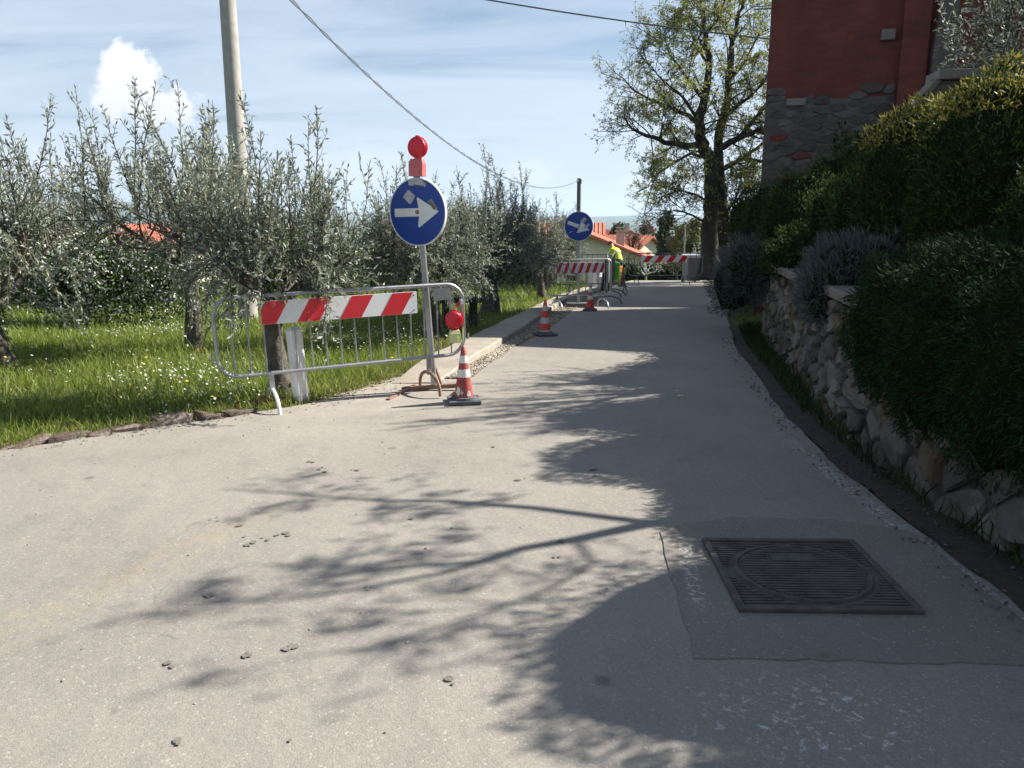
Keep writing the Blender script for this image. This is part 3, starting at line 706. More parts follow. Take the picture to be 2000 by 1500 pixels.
pz = MB(); pz.box((2.17, -0.07, 2.45), (0.38, 0.136, HB + 0.9)); pz.obj('brick_pier', m_brick, hs)
bt = MB(); bt.prism([(2.42, 0.4), (2.80, 0.4), (2.74, 4.0), (2.70, 5.25), (2.52, 5.25), (2.42, 4.2)], -0.26, -0.003); bt.obj('buttress', M('grey_plaster', (.075, .066, .06), (.12, .105, .095), 3, .95, .5, 25), hs)
rg2 = random.Random(3)
mo = MB(); mo.box((0.985, -0.006, 1.83), (1.965, 0.016, 3.42)); mo.obj('stone_facing', M('house_mortar', (.08, .07, .06), (.12, .105, .09), 5, .95, .5, 25), wo)
sp_ = stone_pts(0.06, 1.95, 0.55, 3.7, lambda a, b: rg2.uniform(.13, .34), 2.3, rg2, 3200)
m_hstone = M('house_stone', (0.06, 0.053, 0.046), (0.115, 0.10, 0.087), 4, 0.95, 1.0, 18, obrand=0.3)
for i, cp in enumerate(voronoi([(p[0], p[1]) for p in sp_], 0.01, 1.965, 0.5, 3.74, 2.3)):
    if len(cp) < 3 or (sum(p[1] for p in cp) / len(cp) > 3.42 and rg2.random() < .5): continue
    me = stone_mesh('stone', cp, lambda a, b, d: (a, -0.018 - max(d, -.01), b), 0.007, rg2.uniform(.006, .016), rg2, 0.003)
    if me: O('stone', me, m_brick if rg2.random() < 0.06 else m_hstone, wo)
rf = MB(); rf.prism([(-0.45, HB - 0.14), (1.6, HB + 0.5), (3.5, HB - 0.10), (3.5, HB + 0.02), (1.6, HB + 0.62), (-0.45, HB - 0.02)], 0.01, 6.4, plane='yz'); rf.obj('roof', m_roof, hs)
gu = MB(); gu.tube([(0.01, -0.48, HB - 0.15), (6.3, -0.48, HB - 0.15)], 0.055, 10); gu.obj('gutter', m_rust, hs)
ar = MB(); ar.tube([(-0.28, 0.0, 4.98), (0.02, 0.02, 4.98)], 0.012, 6); ar.tube([(-0.28, 0.0, 5.02), (0.02, 0.02, 5.02)], 0.008, 6); ar.obj('wire_bracket', m_steel, hs)
ls = MB(); ls.box((1.78, -0.06, 5.0 - 0.55), (0.2, 0.1, 0.16), bev=.01); ls.obj('stone_ledge', m_coping, hs)
ls = MB(); ls.box((1.86, -0.05, 2.72), (0.16, 0.1, 0.1), bev=.01); ls.obj('stone_ledge', m_coping, hs)
sg = MB(); sg.box((0.48, -0.058, 3.50), (0.30, 0.02, 0.11), bev=.004); sg.obj('stone_plaque', m_coping, hs)

# unseen block added behind the house to throw shadow across the lane further on
ob = T('shade_block', 'unseen brick block added behind the brick house to shade the lane', 'building', (8.05, 20.3, 0.0), R(-17))
q = MB(); q.box((2.0, 4.2, 2.6), (4.0, 8.4, 6.2)); q.obj('wall', m_brick, ob)
q = MB(); q.prism([(-0.02, 5.66), (2.0, 6.3), (4.02, 5.66), (4.02, 5.78), (2.0, 6.42), (-0.02, 5.78)], 0.0, 8.4); q.obj('roof', m_roof, ob)
q = MB(); q.box((1.2, -.03, 1.9), (1.0, .06, 2.1)); q.obj('door', m_wood, ob)
# parapet of the garden stair
pp = T('stair_parapet', 'sloping plastered stair parapet ending in a flat stone cap behind the hedge', 'parapet', (4.62, 9.2, 1.2), R(-8))
q = MB(); q.prism([(-0.45, 0.0), (0.75, 0.0), (0.75, 1.86), (0.0, 1.86), (-0.45, 1.3)], -0.14, 0.14); q.obj('wall', M('parapet_plaster', (.1, .085, .07), (.15, .13, .11), 4, .95, .4, 30), pp)
q = MB(); q.box((0.38, 0, 1.92), (0.86, 0.42, 0.10), bev=0.015); q.obj('cap_stone', M('pale_cap_stone', (.17, .155, .14), (.25, .235, .215), 5, .9, .4, 30), pp)
q = MB(); q.box((-0.25, 0, 1.60), (0.70, 0.34, 0.05), rot=(0, -R(51), 0)); q.obj('sloping_coping', m_coping, pp)
# ------------------------------------------------------------------ crowd barriers
def rrect(x0, x1, z0, z1, r, n=6):
    P = []
    for cx, cz, a0 in ((x1 - r, z1 - r, 0), (x0 + r, z1 - r, 90), (x0 + r, z0 + r, 180), (x1 - r, z0 + r, 270)):
        for k in range(n + 1):
            a = R(a0 + 90 * k / n); P.append((cx + r * math.cos(a), 0, cz + r * math.sin(a)))
    P.append(P[0]); P.append(P[1]); return P
def barrier(name, label, loc, rotz, L=2.25, z0=0.32, z1=1.02, nb=15, board=None, steel=None, feet=(0.36, 1.86), footmats=None, tilt=0.0, group=None, rad=0.16, foot_w=0.27, legs=True, r_out=0.017):
    steel = steel or m_steel
    t = T(name, label, 'barrier', loc, rotz, group); t.rotation_euler = (tilt, 0, rotz)
    f = MB(); f.tube(rrect(0, L, z0, z1, rad), r_out, 10, caps=False); f.obj('frame', steel, t, True)
    for k in range(1, nb):
        x = L * k / nb; q = MB(); zt = z1
        q.tube([(x, 0, z0), (x, 0, zt)], 0.0075, 6); q.obj('bar', steel, t, True)
    for i, fx in enumerate(feet):
        fm = (footmats or [steel, steel])[i]
        q = MB(); q.box((fx, 0, (z0 + 0.16) / 2 + 0.0), (0.045, 0.012, z0 - 0.16), bev=0.003); lg = q.obj('leg', steel, t)
        q = MB(); P = []
        for k in range(13):
            a = math.pi * k / 12; P.append((fx, -foot_w * math.cos(a), 0.005 + 0.175 * math.sin(a) ** 0.75))
        q.tube(P, 0.016, 8); q.obj('foot', fm, t, True)
    # hook and eye for joining barriers
    q = MB(); q.tube([(L + 0.01, 0, z0 + .14), (L + 0.045, 0, z0 + .14), (L + 0.045, 0, z0 + .19)], 0.009, 6); q.obj('hook', steel, t)
    q = MB(); q.tube([(-0.01, 0, z0 + .2), (-0.045, 0, z0 + .2), (-0.045, 0, z0 + .13), (-0.01, 0, z0 + .13)], 0.007, 6); q.obj('eye', steel, t)
    if board:
        u0, u1, b0, b1, per, share, phase, slant = board
        q = MB(); q.box(((u0 + u1) / 2, -0.028, (b0 + b1) / 2), (u1 - u0, 0.012, b1 - b0), bev=0.002); bo = q.obj('striped_board', m_white, t)
        x = u0 - per * 2 + phase * per
        while x < u1 + per:
            poly = [(x, b0 + .0015), (x + per * share, b0 + .0015), (x + per * share + slant, b1 - .0015), (x + slant, b1 - .0015)]
            poly = clip_poly(clip_poly(poly, 1, 0, u1 - .002), -1, 0, -(u0 + .002))
            if len(poly) >= 3 and (max(p[0] for p in poly) - min(p[0] for p in poly)) > 0.01:
                s_ = MB(); s_.prism(poly, -0.0362, -0.0335); s_.obj('red_stripe', m_red, bo)
            x += per
        for bx in (u0 + .03, u1 - .03):
            for bz in (b0 + .03, b1 - .03):
                s_ = MB(); s_.lathe([(.007, 0), (.006, .004), (0.0, .005)], 8, (bx, -.034, bz), rot=(R(90), 0, 0), cap=False); s_.obj('bolt', m_steel_dark, bo)
    return t
b1 = barrier('crowd_barrier', 'leaning steel barrier with wide red and white board and lamp beside the grass', (-2.42, 6.52, 0.005), R(26), 2.2, 0.325, 0.985, 17,
             board=(0.37, 1.74, 0.745, 0.94, 0.367, 0.52, 1.80, 0.118), feet=(0.42, 1.84), footmats=[m_paintwhite, m_rust])
b1.rotation_euler = (0, R(-1.3), R(26)); b1.location.z -= .015
q = MB(); q.box((1.99, -.02, .9), (.17, .006, .11)); q.obj('small_plate', m_steel, b1)
# barrier behind the trench, half lit
D2 = 16.35
b2 = barrier('crowd_barrier', 'steel barrier with narrow red and white stripes at the open trench', (0.72, 16.2, H(1, 16.2) + 0.03), R(16), 1.36, 0.27, 0.99, 10,
             board=(0.14, 1.20, 0.72, 0.93, 0.155, 0.47, 0.12, 0.075), feet=(0.2, 1.2), foot_w=0.3, rad=0.09)
b3 = barrier('crowd_barrier', 'dark steel barrier with wide stripes closing the lane in front of the oak', (4.02, 27.9, H(4.5, 28) + 0.03), R(6), 2.62, 0.30, 1.06, 12,
             board=(0.42, 2.06, 0.76, 0.98, 0.42, 0.5, 0.15, 0.17), steel=m_steel_dark, feet=(0.3, 2.1), foot_w=0.3, rad=0.13)
b4 = barrier('crowd_barrier', 'dark steel barrier draped with grey net along the trench', (2.02, 17.2, H(2, 17.2) + 0.03), R(83), 2.1, 0.28, 1.04, 12, steel=m_steel_dark, foot_w=0.34, rad=0.11)
b5 = barrier('crowd_barrier', 'dark steel barrier beside the stooping worker', (2.50, 20.2, H(2.6, 20) + 0.03), R(81), 2.2, 0.28, 1.04, 12, steel=m_steel_dark, foot_w=0.34, rad=0.11)
b6 = barrier('crowd_barrier', 'dark plain steel barrier on the grass behind the second sign', (1.2, 21.6, H(1.4, 21.6) + 0.03), R(4), 1.5, 0.28, 1.06, 11, steel=m_steel_dark, rad=0.11)
# net draped over two barriers
m_net = M('grey_net', (0.05, 0.052, 0.06), (0.12, 0.12, 0.13), 14, 0.9, 0.6, 30)
rg = random.Random(4); V = []; F = []; nu, nv = 22, 16
for i in range(nu):
    for j in range(nv):
        u = i / (nu - 1); v = j / (nv - 1); side = -1 if v < .5 else 1; dn = abs(v - .5) * 2
        V.append((0.25 + 1.5 * u, side * (0.03 + .05 * dn * (1 + math.sin(u * 17 + side))), 1.075 - dn * (0.72 + .12 * math.sin(u * 11 + side * 2)) + .02 * math.sin(u * 23)))
for i in range(nu - 1):
    for j in range(nv - 1): F.append((i * nv + j, i * nv + j + 1, (i + 1) * nv + j + 1, (i + 1) * nv + j))
nt = O('safety_net', mesh_np('safety_net', V, np.array(F)), m_net, smooth=True); nt.location = b4.location; nt.rotation_euler = b4.rotation_euler
tag(nt, 'dark grey net hung over the trench barrier', 'net')

# ------------------------------------------------------------------ lamps, signs
m_lens = M('red_lens', (0.62, 0.015, 0.03), (0.75, 0.03, 0.05), 12, 0.18, 0.3, 70)
m_lensrim = M('red_lens_rim', (0.45, 0.01, 0.02), (0.55, 0.02, 0.03), 6, 0.3)
m_pink = M('faded_red_plastic', (0.52, 0.10, 0.11), (0.62, 0.17, 0.17), 8, 0.45, 0.08, 40)
m_yell = M('faded_yellow_plastic', (0.62, 0.64, 0.26), (0.72, 0.73, 0.38), 8, 0.45, 0.08, 40)
def lamp(name, label, loc, rotz, body, below=True, bw=0.105, bh=0.13, rl=0.092):
    """lens disc faces local -y; origin at the bottom of the lower element"""
    t = T(name, label, 'warning lamp', loc, rotz)
    hexp = [(-bw * .5, -.05), (bw * .5, -.05), (bw * .5, .02), (bw * .3, .055), (-bw * .3, .055), (-bw * .5, .02)]
    q = MB(); n = 6
    for zz, k in ((0, 1.0), (bh * .72, 1.0), (bh, .82)): q.V += [(x * k, y * k, zz) for x, y in hexp]
    for r_ in range(2):
        for i in range(n): q.F.append((r_ * n + i, r_ * n + (i + 1) % n, (r_ + 1) * n + (i + 1) % n, (r_ + 1) * n + i)); q.M.append(0)
    q.F += [list(range(n))[::-1], [2 * n + i for i in range(n)]]; q.M += [0, 0]
    bo = q.obj('battery_box', body, t)
    s_ = MB(); s_.box((bw * .2, -.0535, bh * .28), (.02, .008, .04), bev=.002); s_.obj('latch', body, bo)
    zc_ = bh + rl + 0.008
    q = MB(); q.lathe([(.035, bh - .004), (.03, bh + .03)], 12); q.obj('neck', m_lensrim, t)
    q = MB(); q.lathe([(rl, -.02), (rl, .02)], 32, (0, -.005, zc_), rot=(R(90), 0, 0)); q.lathe([(rl * 1.03, -.006), (rl * 1.03, .006)], 32, (0, -.005, zc_), rot=(R(90), 0, 0)); q.obj('lamp_rim', m_lensrim, t, True)
    q = MB(); q.lathe([(rl * .97, .0), (rl * .93, .009), (rl * .9, .006), (rl * .76, .0155), (rl * .73, .0125), (rl * .58, .0185), (rl * .55, .0155), (rl * .4, .0205), (rl * .37, .0175), (rl * .2, .0215), (.001, .022)], 32, (0, -.025, zc_), rot=(R(90), 0, 0), cap=False); q.obj('lens', m_lens, t, True)
    q = MB(); q.lathe([(rl * .97, .0), (rl * .93, .009), (rl * .9, .006), (rl * .76, .0155), (rl * .73, .0125), (rl * .58, .0185), (rl * .55, .0155), (rl * .4, .0205), (rl * .37, .0175), (rl * .2, .0215), (.001, .022)], 32, (0, .015, zc_), rot=(R(-90), 0, 0), cap=False); q.obj('lens', m_lens, t, True)
    q = MB(); q.box((0, -.005, zc_ + rl + .004), (.03, .035, .012), bev=.003); q.obj('top_lug', m_lensrim, t)
    return t
def sign(name, label, loc, lean, face_rot, zc, arrow_rot, pole_top, stickers, bolt=True):
    """pole at the origin leaning by lean (rad, to -x); disc turned by face_rot about the pole"""
    t = T(name, label, 'road sign', loc); t.rotation_euler = (0, lean, 0)
    q = MB(); q.prism([(-.025, -.014), (.025, -.014), (.025, .014), (.017, .014), (.017, -.006), (-.017, -.006), (-.017, .014), (-.025, .014)], 0.02, pole_top, plane='xy'); po_ = q.obj('pole', m_steel, t)
    po_.rotation_euler = (0, 0, face_rot * .6)
    for z in (0.95, zc - .18, zc + .18):
        s_ = MB(); s_.lathe([(.009, 0), (.008, .006), (0, .007)], 8, (0, -.0145, z), rot=(R(90), 0, 0), cap=False); s_.obj('bolt', m_steel_dark, po_)
    d = MB(); d.lathe([(.3, 0), (.3, .018)], 64, (0, -.022, 0), rot=(R(90), 0, 0)); dk = d.obj('disc', m_blue, t, True)
    dk.location = (0, 0, zc); dk.rotation_euler = (0, 0, face_rot)
    rm = MB(); rm.lathe([(.2925, -.0405 + .0), (.2935, -.0425), (.3015, -.0425), (.3025, -.0155), (.2965, -.0155), (.2965, -.0405)], 64, rot=(R(-90), 0, 0), cap=False)
    for i, v in enumerate(rm.V): rm.V[i] = (v[0], -abs(v[1]), v[2])
    rm.obj('rim', m_signwhite, dk, True)
    ar_ = [(-.243, .036), (.020, .036), (.004, .118), (.010, .128), (.020, .127), (.226, .004), (.226, -.004), (.022, -.133), (.011, -.134), (.004, -.124), (.020, -.038), (-.243, -.038)]
    ca, sa = math.cos(arrow_rot), math.sin(arrow_rot)
    rot = lambda p: (p[0] * ca - p[1] * sa, p[0] * sa + p[1] * ca)
    a_ = MB(); a_.prism([rot(p) for p in ar_], -.0425, -.0395); a_.obj('arrow', m_signwhite, dk)
    if bolt:
        s_ = MB(); s_.lathe([(.021, .0), (.019, .005), (.0, .006)], 14, (*[(rot((.003, 0)))[0]], -.0424, rot((.003, 0))[1]), rot=(R(90), 0, 0), cap=False); s_.obj('centre_bolt', m_rust, dk)
    for poly, mt, z in stickers:
        s_ = MB(); s_.prism(poly, -.0425 - z, -.0398); s_.obj('sticker', mt, dk)
    return t
def P1_(px, py): return ((px - 497) / 360 * .3, -(py - 1010) / 405 * .3)
stick = [([P1_(*p) for p in ((418, 632), (470, 618), (560, 618), (600, 640), (645, 690), (622, 722), (520, 700), (418, 686))], m_sticker, .001),
         ([P1_(*p) for p in ((330, 815), (395, 745), (415, 735), (492, 820), (430, 905), (405, 905))], m_sticker, .001),
         ([P1_(*p) for p in ((640, 895), (700, 865), (765, 985), (715, 1000))], M('dark_sticker', (.18, .17, .16), (.33, .31, .29), 40, .7), .0016)]
# the small print on the top label and the torn one: short dark strokes
for i, (x0, x1) in enumerate(((490, 505), (510, 522), (526, 545), (550, 560), (564, 580), (590, 611))):
    y = 680 + (x0 - 490) * .22; stick.append(([P1_(*p) for p in ((x0, y), (x1, y + 3), (x1, y + 18), (x0, y + 14))], m_black, .0018))
for i in range(5):
    x0 = 655 + i * 13; y = 905 + i * 19; stick.append(([P1_(*p) for p in ((x0, y), (x0 + 26, y - 14), (x0 + 33, y - 3), (x0 + 7, y + 10))], m_black, .0022))
s1 = sign('direction_sign', 'round blue sign with white right arrow and peeling stickers, red lamp on top', (-0.735, 7.44, 0.02), R(-3.6), R(-27), 1.655, R(-2), 2.06, stick)
# base frame of the sign
bs = MB(); bs.box((-0.01, 0.0, 0.03), (0.60, 0.04, 0.04), bev=.004); bs.obj('base_bar', m_rust, s1)
bs = MB(); bs.box((-0.29, -0.14, 0.022), (0.04, 0.62, 0.03), rot=(0, 0, R(-16)), bev=.003); bs.obj('base_foot', m_rust, s1)
bs = MB(); bs.box((0.27, -0.05, 0.022), (0.04, 0.55, 0.03), rot=(0, 0, R(-10)), bev=.003); bs.obj('base_foot', m_rust, s1)
bs = MB(); bs.tube([(0.0, 0.02, 0.30), (0.06, 0.10, 0.03)], .012, 6); bs.obj('stay', m_rust, s1)
lp = lamp('warning_lamp', 'red round warning lamp with faded pink box on top of the arrow sign', (-0.842, 7.42, 1.985), R(-22), m_pink, bw=.14, bh=.15)
lp.rotation_euler = (0, R(1.0), R(-22))
q = MB(); q.box((-.085, .03, .07), (.03, .05, .13), bev=.003); q.obj('clamp', m_rubber, lp)
lp2 = lamp('warning_lamp', 'red round lamp above a pale yellow box strapped to the barrier end', (-0.515, 7.39, 0.84), R(14), m_yell, bw=.1, bh=.115, rl=.086)
lp2.scale = (1, 1, -1)
# second lamp hangs upside down: its box below the lens
lp2.scale = (1, 1, 1); lp2.location = (-0.535, 7.40, 0.485)
q = MB(); q.tube([(.02, .01, .33), (.05, .03, .36), (.035, .05, .345)], .014, 6); q.obj('tape_knot', m_red, lp2)
q = MB(); q.box((.075, .02, .37), (.02, .03, .04), bev=.003); q.obj('tape_end', m_white, lp2)
stick2 = [([(.03, .12), (.12, .19), (.165, .13), (.075, .05)], m_sticker, .001), ([(.10, -.02), (.2, .06), (.24, .03), (.13, -.06)], m_sticker, .0014), ([(-.2, -.12), (-.14, -.09), (-.13, -.11), (-.19, -.14)], m_sticker, .001)]
s2 = sign('direction_sign', 'round blue sign with drooping white arrow and scratches beside the far barrier', (1.40, 16.9, H(1.2, 16.9)), R(-0.4), R(-14), 1.70, R(-20), 1.95, stick2)
bs = MB(); bs.box((0, 0, .06), (.5, .3, .12), bev=.02); bs.obj('base_block', m_rubber, s2)

# ------------------------------------------------------------------ traffic cones
def cone(name, label, loc, rotz, h=0.49, body=None, band=None, fr=((.43, .58), (.70, .84)), base_m=None, tip=True):
    body = body or m_cone; band = band or m_band
    t = T(name, label, 'traffic cone', loc, rotz, None); z0 = .03; rb, rt = .088, .018
    rad = lambda f: rb + (rt - rb) * f
    q = MB(); q.box((0, 0, .0155), (.285, .285, .031), bev=.009); ba = q.obj('base', base_m or m_rubber, t)
    q = MB(); q.lathe([(rb * 1.32, .024), (rb * 1.26, .05), (rb * 1.04, .054)], 28, cap=False); q.obj('base_ring', base_m or m_rubber, t, True)
    q = MB(); q.lathe([(rad(f) * (1.0), z0 + (h - z0) * f) for f in np.linspace(0, 1, 8)] + [(rt * .7, h + .006)], 28); q.obj('cone_body', body, t, True)
    for a, b in fr:
        q = MB(); q.lathe([(rad(a) + .0005, z0 + (h - z0) * a), (rad(a) + .002, z0 + (h - z0) * a + .001), (rad(b) + .002, z0 + (h - z0) * b - .001), (rad(b) + .0005, z0 + (h - z0) * b)], 28, cap=False); q.obj('reflective_band', band, t, True)
    return t
c1 = cone('traffic_cone', 'scuffed red and white cone with grey base in front of the arrow sign', (-0.425, 6.92, 0.024), R(8))
# scraped paint patches
rg = random.Random(2)
def cone_patch(a0, a1, f0, f1, seed):
    r_ = random.Random(seed); V = []; n = 9; rb, rt, h, z0 = .088, .018, .49, .03
    cen = ((a0 + a1) / 2, (f0 + f1) / 2); P = []
    for k in range(n):
        an = 2 * math.pi * k / n; P.append((cen[0] + (a1 - a0) / 2 * math.cos(an) * r_.uniform(.55, 1.1), cen[1] + (f1 - f0) / 2 * math.sin(an) * r_.uniform(.6, 1.1)))
    P = [cen] + P
    for a, f in P:
        r = rb + (rt - rb) * f + .0022; V.append((r * math.cos(a), r * math.sin(a), z0 + (h - z0) * f))
    return MB().raw(V, [(0, 1 + k, 1 + (k + 1) % n) for k in range(n)])
for a0, a1, f0, f1, sd in ((-2.75, -1.95, .07, .27, 1), (-2.1, -1.7, .10, .2, 2), (-1.35, -.75, .05, .2, 3)): cone_patch(a0, a1, f0, f1, sd).obj('scraped_patch', m_band2 if sd > 1 else m_band, c1)
c2 = cone('traffic_cone', 'bright red cone with dull grey bands standing at the edge of the shaded trench', (0.47, 11.35, H(0, 11.3) + 0.03), R(20), .50, m_cone2, m_band2, ((.30, .47), (.68, .84)))
q = MB(); q.lathe([(.089, .035), (.083, .075)], 28, cap=False); q.obj('reflective_band', m_band2, c2, True)
c3 = cone('traffic_cone', 'red cone with two pale bands in the sun patch by the trench barrier', (1.55, 15.9, H(1.5, 15.9) + 0.026), R(-5), .50, m_cone2, m_band, ((.42, .58), (.72, .92)))
c4 = cone('traffic_cone', 'cone coloured dark for shade beside the worker and the lane closing barrier', (3.62, 26.3, H(3.6, 26.3) + 0.03), R(0), .66, M('shade_toned_cone', (.10, .035, .03), (.16, .05, .045), 5, .6), m_rubber)  # shade is put into the dark red of this cone

# ------------------------------------------------------------------ posts, poles, wires
wp = T('marker_post', 'short white painted concrete post leaning in front of the olive trunk', 'post', (-1.86, 6.92, 0)); wp.rotation_euler = (R(-1), R(-3.6), R(60))
q = MB(); q.box((0, 0, .33), (.135, .07, .70), bev=.012); q.obj('shaft', m_paintwhite, wp)
q = MB(); q.box((0, 0, .685), (.11, .05, .02), bev=.008); q.obj('chamfered_top', m_paintwhite, wp)
up = T('utility_pole', 'tall tapering concrete utility pole rising out of the olive trees', 'utility pole', (-4.62, 14.0, H(-4.6, 14)))
q = MB(); q.lathe([(.165, -.3), (.15, 1.5), (.135, 4), (.115, 7.8)], 24); q.obj('shaft', m_concpole, up, True)
q = MB(); q.lathe([(.14, 5.72), (.14, 5.78)], 20); q.obj('clamp_band', m_steel, up, True)
q = MB(); q.tube([(.12, -.1, 5.9), (.26, -.12, 5.95)], .02, 8); q.obj('insulator_arm', m_steel_dark, up)
P2X, P2Y = 3.66, 45.0
up2 = T('utility_pole', 'thin dark wooden utility pole behind the second sign', 'utility pole', (P2X, P2Y, H(P2X, P2Y)))
q = MB(); q.lathe([(.13, -.3), (.11, 3.83 - H(P2X, P2Y))], 12); q.obj('shaft', m_wood, up2, True)
q = MB(); q.box((0, -.06, 3.66 - H(P2X, P2Y)), (.26, .12, .2)); q.obj('cable_clamp', m_steel_dark, up2)
def wire(name, label, a, b, sag, r, n=40, twist=0):
    mb = MB(); A, B = Vector(a), Vector(b)
    for k in range(2 if twist else 1):
        P = []
        for i in range(n + 1):
            t = i / n; p = A.lerp(B, t); p.z -= 4 * sag * t * (1 - t)
            if twist: an = twist * t * 2 * math.pi + math.pi * k; p += Vector((math.cos(an) * r * 2.0, 0, math.sin(an) * r * 2.0))
            P.append(p)
        mb.tube(P, r, 5)
    o = mb.obj(name, m_rubber2); tag(o, label, 'cable'); return o
m_rubber2 = M('cable_sheath', (.10, .115, .11), (.18, .2, .19), 10, .7)
wire('overhead_cable', 'twisted pair cable sagging from the concrete pole to the far pole', (-4.55, 13.95, 6.1), (P2X, P2Y, 3.75), 1.75, .011, 150, 26)
wire('overhead_cable', 'single cable slung from the concrete pole to the brick house corner', (-4.5, 13.95, 5.85), (4.24, 13.97, 4.5), 0.12, .013, 40, 0)
pm_ = T('metal_post', 'thin galvanised post standing behind the lane closing barrier', 'post', (7.0, 33.0, H(7, 33)))
q = MB(); q.tube([(0, 0, -.2), (0, 0, 2.35)], .035, 8); q.obj('shaft', m_steel, pm_, True)
q = MB(); q.lathe([(.05, 2.34), (.05, 2.37), (.02, 2.4)], 8); q.obj('cap', m_steel, pm_)

# wheeled bin, green tank, orange canisters, white drum
bn = T('wheeled_bin', 'grey wheeled bin with pale lid under the oak', 'bin', (6.72, 30.2, H(6.7, 30.2) + .01), R(12))
q = MB(); q.V = [(-.24, -.24, .06), (.24, -.24, .06), (.24, .24, .06), (-.24, .24, .06), (-.29, -.30, .92), (.29, -.30, .92), (.29, .30, .92), (-.29, .30, .92)]
q.F = [(3, 2, 1, 0), (4, 5, 6, 7), (0, 1, 5, 4), (1, 2, 6, 5), (2, 3, 7, 6), (3, 0, 4, 7)]; q.M = [0] * 6; q.obj('body', M('bin_grey', (.14, .15, .17), (.19, .2, .22), 4, .5), bn)
q = MB(); q.box((0, -.01, .97), (.64, .68, .08), rot=(R(4), 0, 0), bev=.03); q.obj('lid', M('bin_lid', (.45, .47, .49), (.55, .56, .57), 4, .5), bn)
for sx in (-.25, .25):
    q = MB(); q.lathe([(.1, -.025), (.1, .025)], 16, (sx, .24, .1), rot=(0, R(90), 0)); q.obj('wheel', m_rubber, bn, True)
q = MB(); q.tube([(-.25, .36, .96), (.25, .36, .96)], .016, 6); q.obj('handle', m_rubber, bn)
tk = T('water_tank', 'bright green plastic tank standing by the trench worker', 'tank', (3.92, 31.0, H(3.92, 31.0) + .0), R(10))
q = MB(); q.box((0, 0, .38), (.36, .4, .74), bev=.05); q.obj('body', M('green_plastic', (.05, .28, .03), (.08, .36, .05), 3, .4), tk)
q = MB(); q.lathe([(.07, .74), (.07, .80)], 14); q.obj('cap', m_rubber, tk)
for i, (x, y, z, lab) in enumerate(((4.17, 31.2, 0, 'orange canister on the ground at the worker feet'), (4.16, 31.2, .3, 'orange canister stacked on another beside the worker'))):
    cn_ = T('canister', lab, 'canister', (x, y, H(x, y) + .03 + z), R(15 + 20 * i))
    q = MB(); q.box((0, 0, .13), (.26, .17, .255), bev=.03); q.obj('body', M('orange_plastic', (.62, .2, .02), (.72, .27, .04), 4, .4), cn_)
    q = MB(); q.tube([(-.08, 0, .25), (-.06, 0, .295), (.06, 0, .295), (.08, 0, .25)], .013, 6); q.obj('handle', m_rubber, cn_)
wd = T('white_drum', 'white plastic drum behind the trench barrier', 'drum', (2.55, 24.6, H(2.5, 24.6) + .1), 0)
q = MB(); q.lathe([(.26, 0), (.29, .05), (.29, .3), (.30, .32), (.29, .34), (.29, .62), (.26, .66)], 20); q.obj('body', m_paintwhite, wd, True)
q = MB(); q.lathe([(.27, .662), (.27, .70), (.1, .715)], 20); q.obj('lid', m_paintwhite, wd, True)
# spoil heap beside the trench
V = []; F = []; n = 22
for i in range(n):
    for j in range(n):
        u, v = i / (n - 1) * 2 - 1, j / (n - 1) * 2 - 1; r = math.hypot(u, v)
        V.append((u * .45, v * .9, max(-.03, .2 * (1 - r) + .05 * math.sin(u * 9 + v * 4) * (1 - r) + random.uniform(-.012, .012))))
for i in range(n - 1):
    for j in range(n - 1): F.append((i * n + j, i * n + j + 1, (i + 1) * n + j + 1, (i + 1) * n + j))
sh = O('spoil_heap', mesh_np('spoil_heap', V, np.array(F)), m_gravel, smooth=True); sh.location = (1.62, 18.6, H(1.5, 18.6) + .04); sh.rotation_euler = (0, 0, R(-12)); tag(sh, 'low heap of dug out earth beside the trench', 'heap')

# stone garden table under the olives
tb = T('stone_table', 'dark stone garden table in the shade under the olives', 'table', (-0.78, 11.9, 0), R(10))
q = MB(); q.box((0, 0, .46), (.62, .5, .09), bev=.02); q.obj('table_top', m_mortar, tb)
for sx in (-.2, .2):
    q = MB(); q.box((sx, 0, .205), (.1, .34, .42), bev=.015); q.obj('leg', m_mortar, tb)
# ------------------------------------------------------------------ vegetation generators
def rv(rg): return Vector((rg.gauss(0, 1), rg.gauss(0, 1), rg.gauss(0, 1))).normalized()
class Wood:
    def __init__(s): s.V = []; s.F = []; s.F3 = []
    def add(s, P, Rr, n):
        V, F = tube_vf(P, Rr, n); b = len(s.V); s.V += [tuple(v) for v in V]; s.F += [[b + i for i in f] for f in F]
    def mesh(s, name): return mesh_np(name, s.V, np.array(s.F))
def walk(rg, p, d, length, steps, wob, trop, r0, r1):
    P = [p.copy()]; Rr = [r0]; d = d.normalized()
    for i in range(steps):
        d = (d + rv(rg) * wob + Vector((0, 0, 1)) * trop).normalized(); p = p + d * (length / steps); P.append(p.copy()); Rr.append(r0 + (r1 - r0) * (i + 1) / steps)
    return P, Rr, d
def along(P, t):
    x = t * (len(P) - 1); i = min(int(x), len(P) - 2); return P[i].lerp(P[i + 1], x - i), (P[i + 1] - P[i]).normalized()

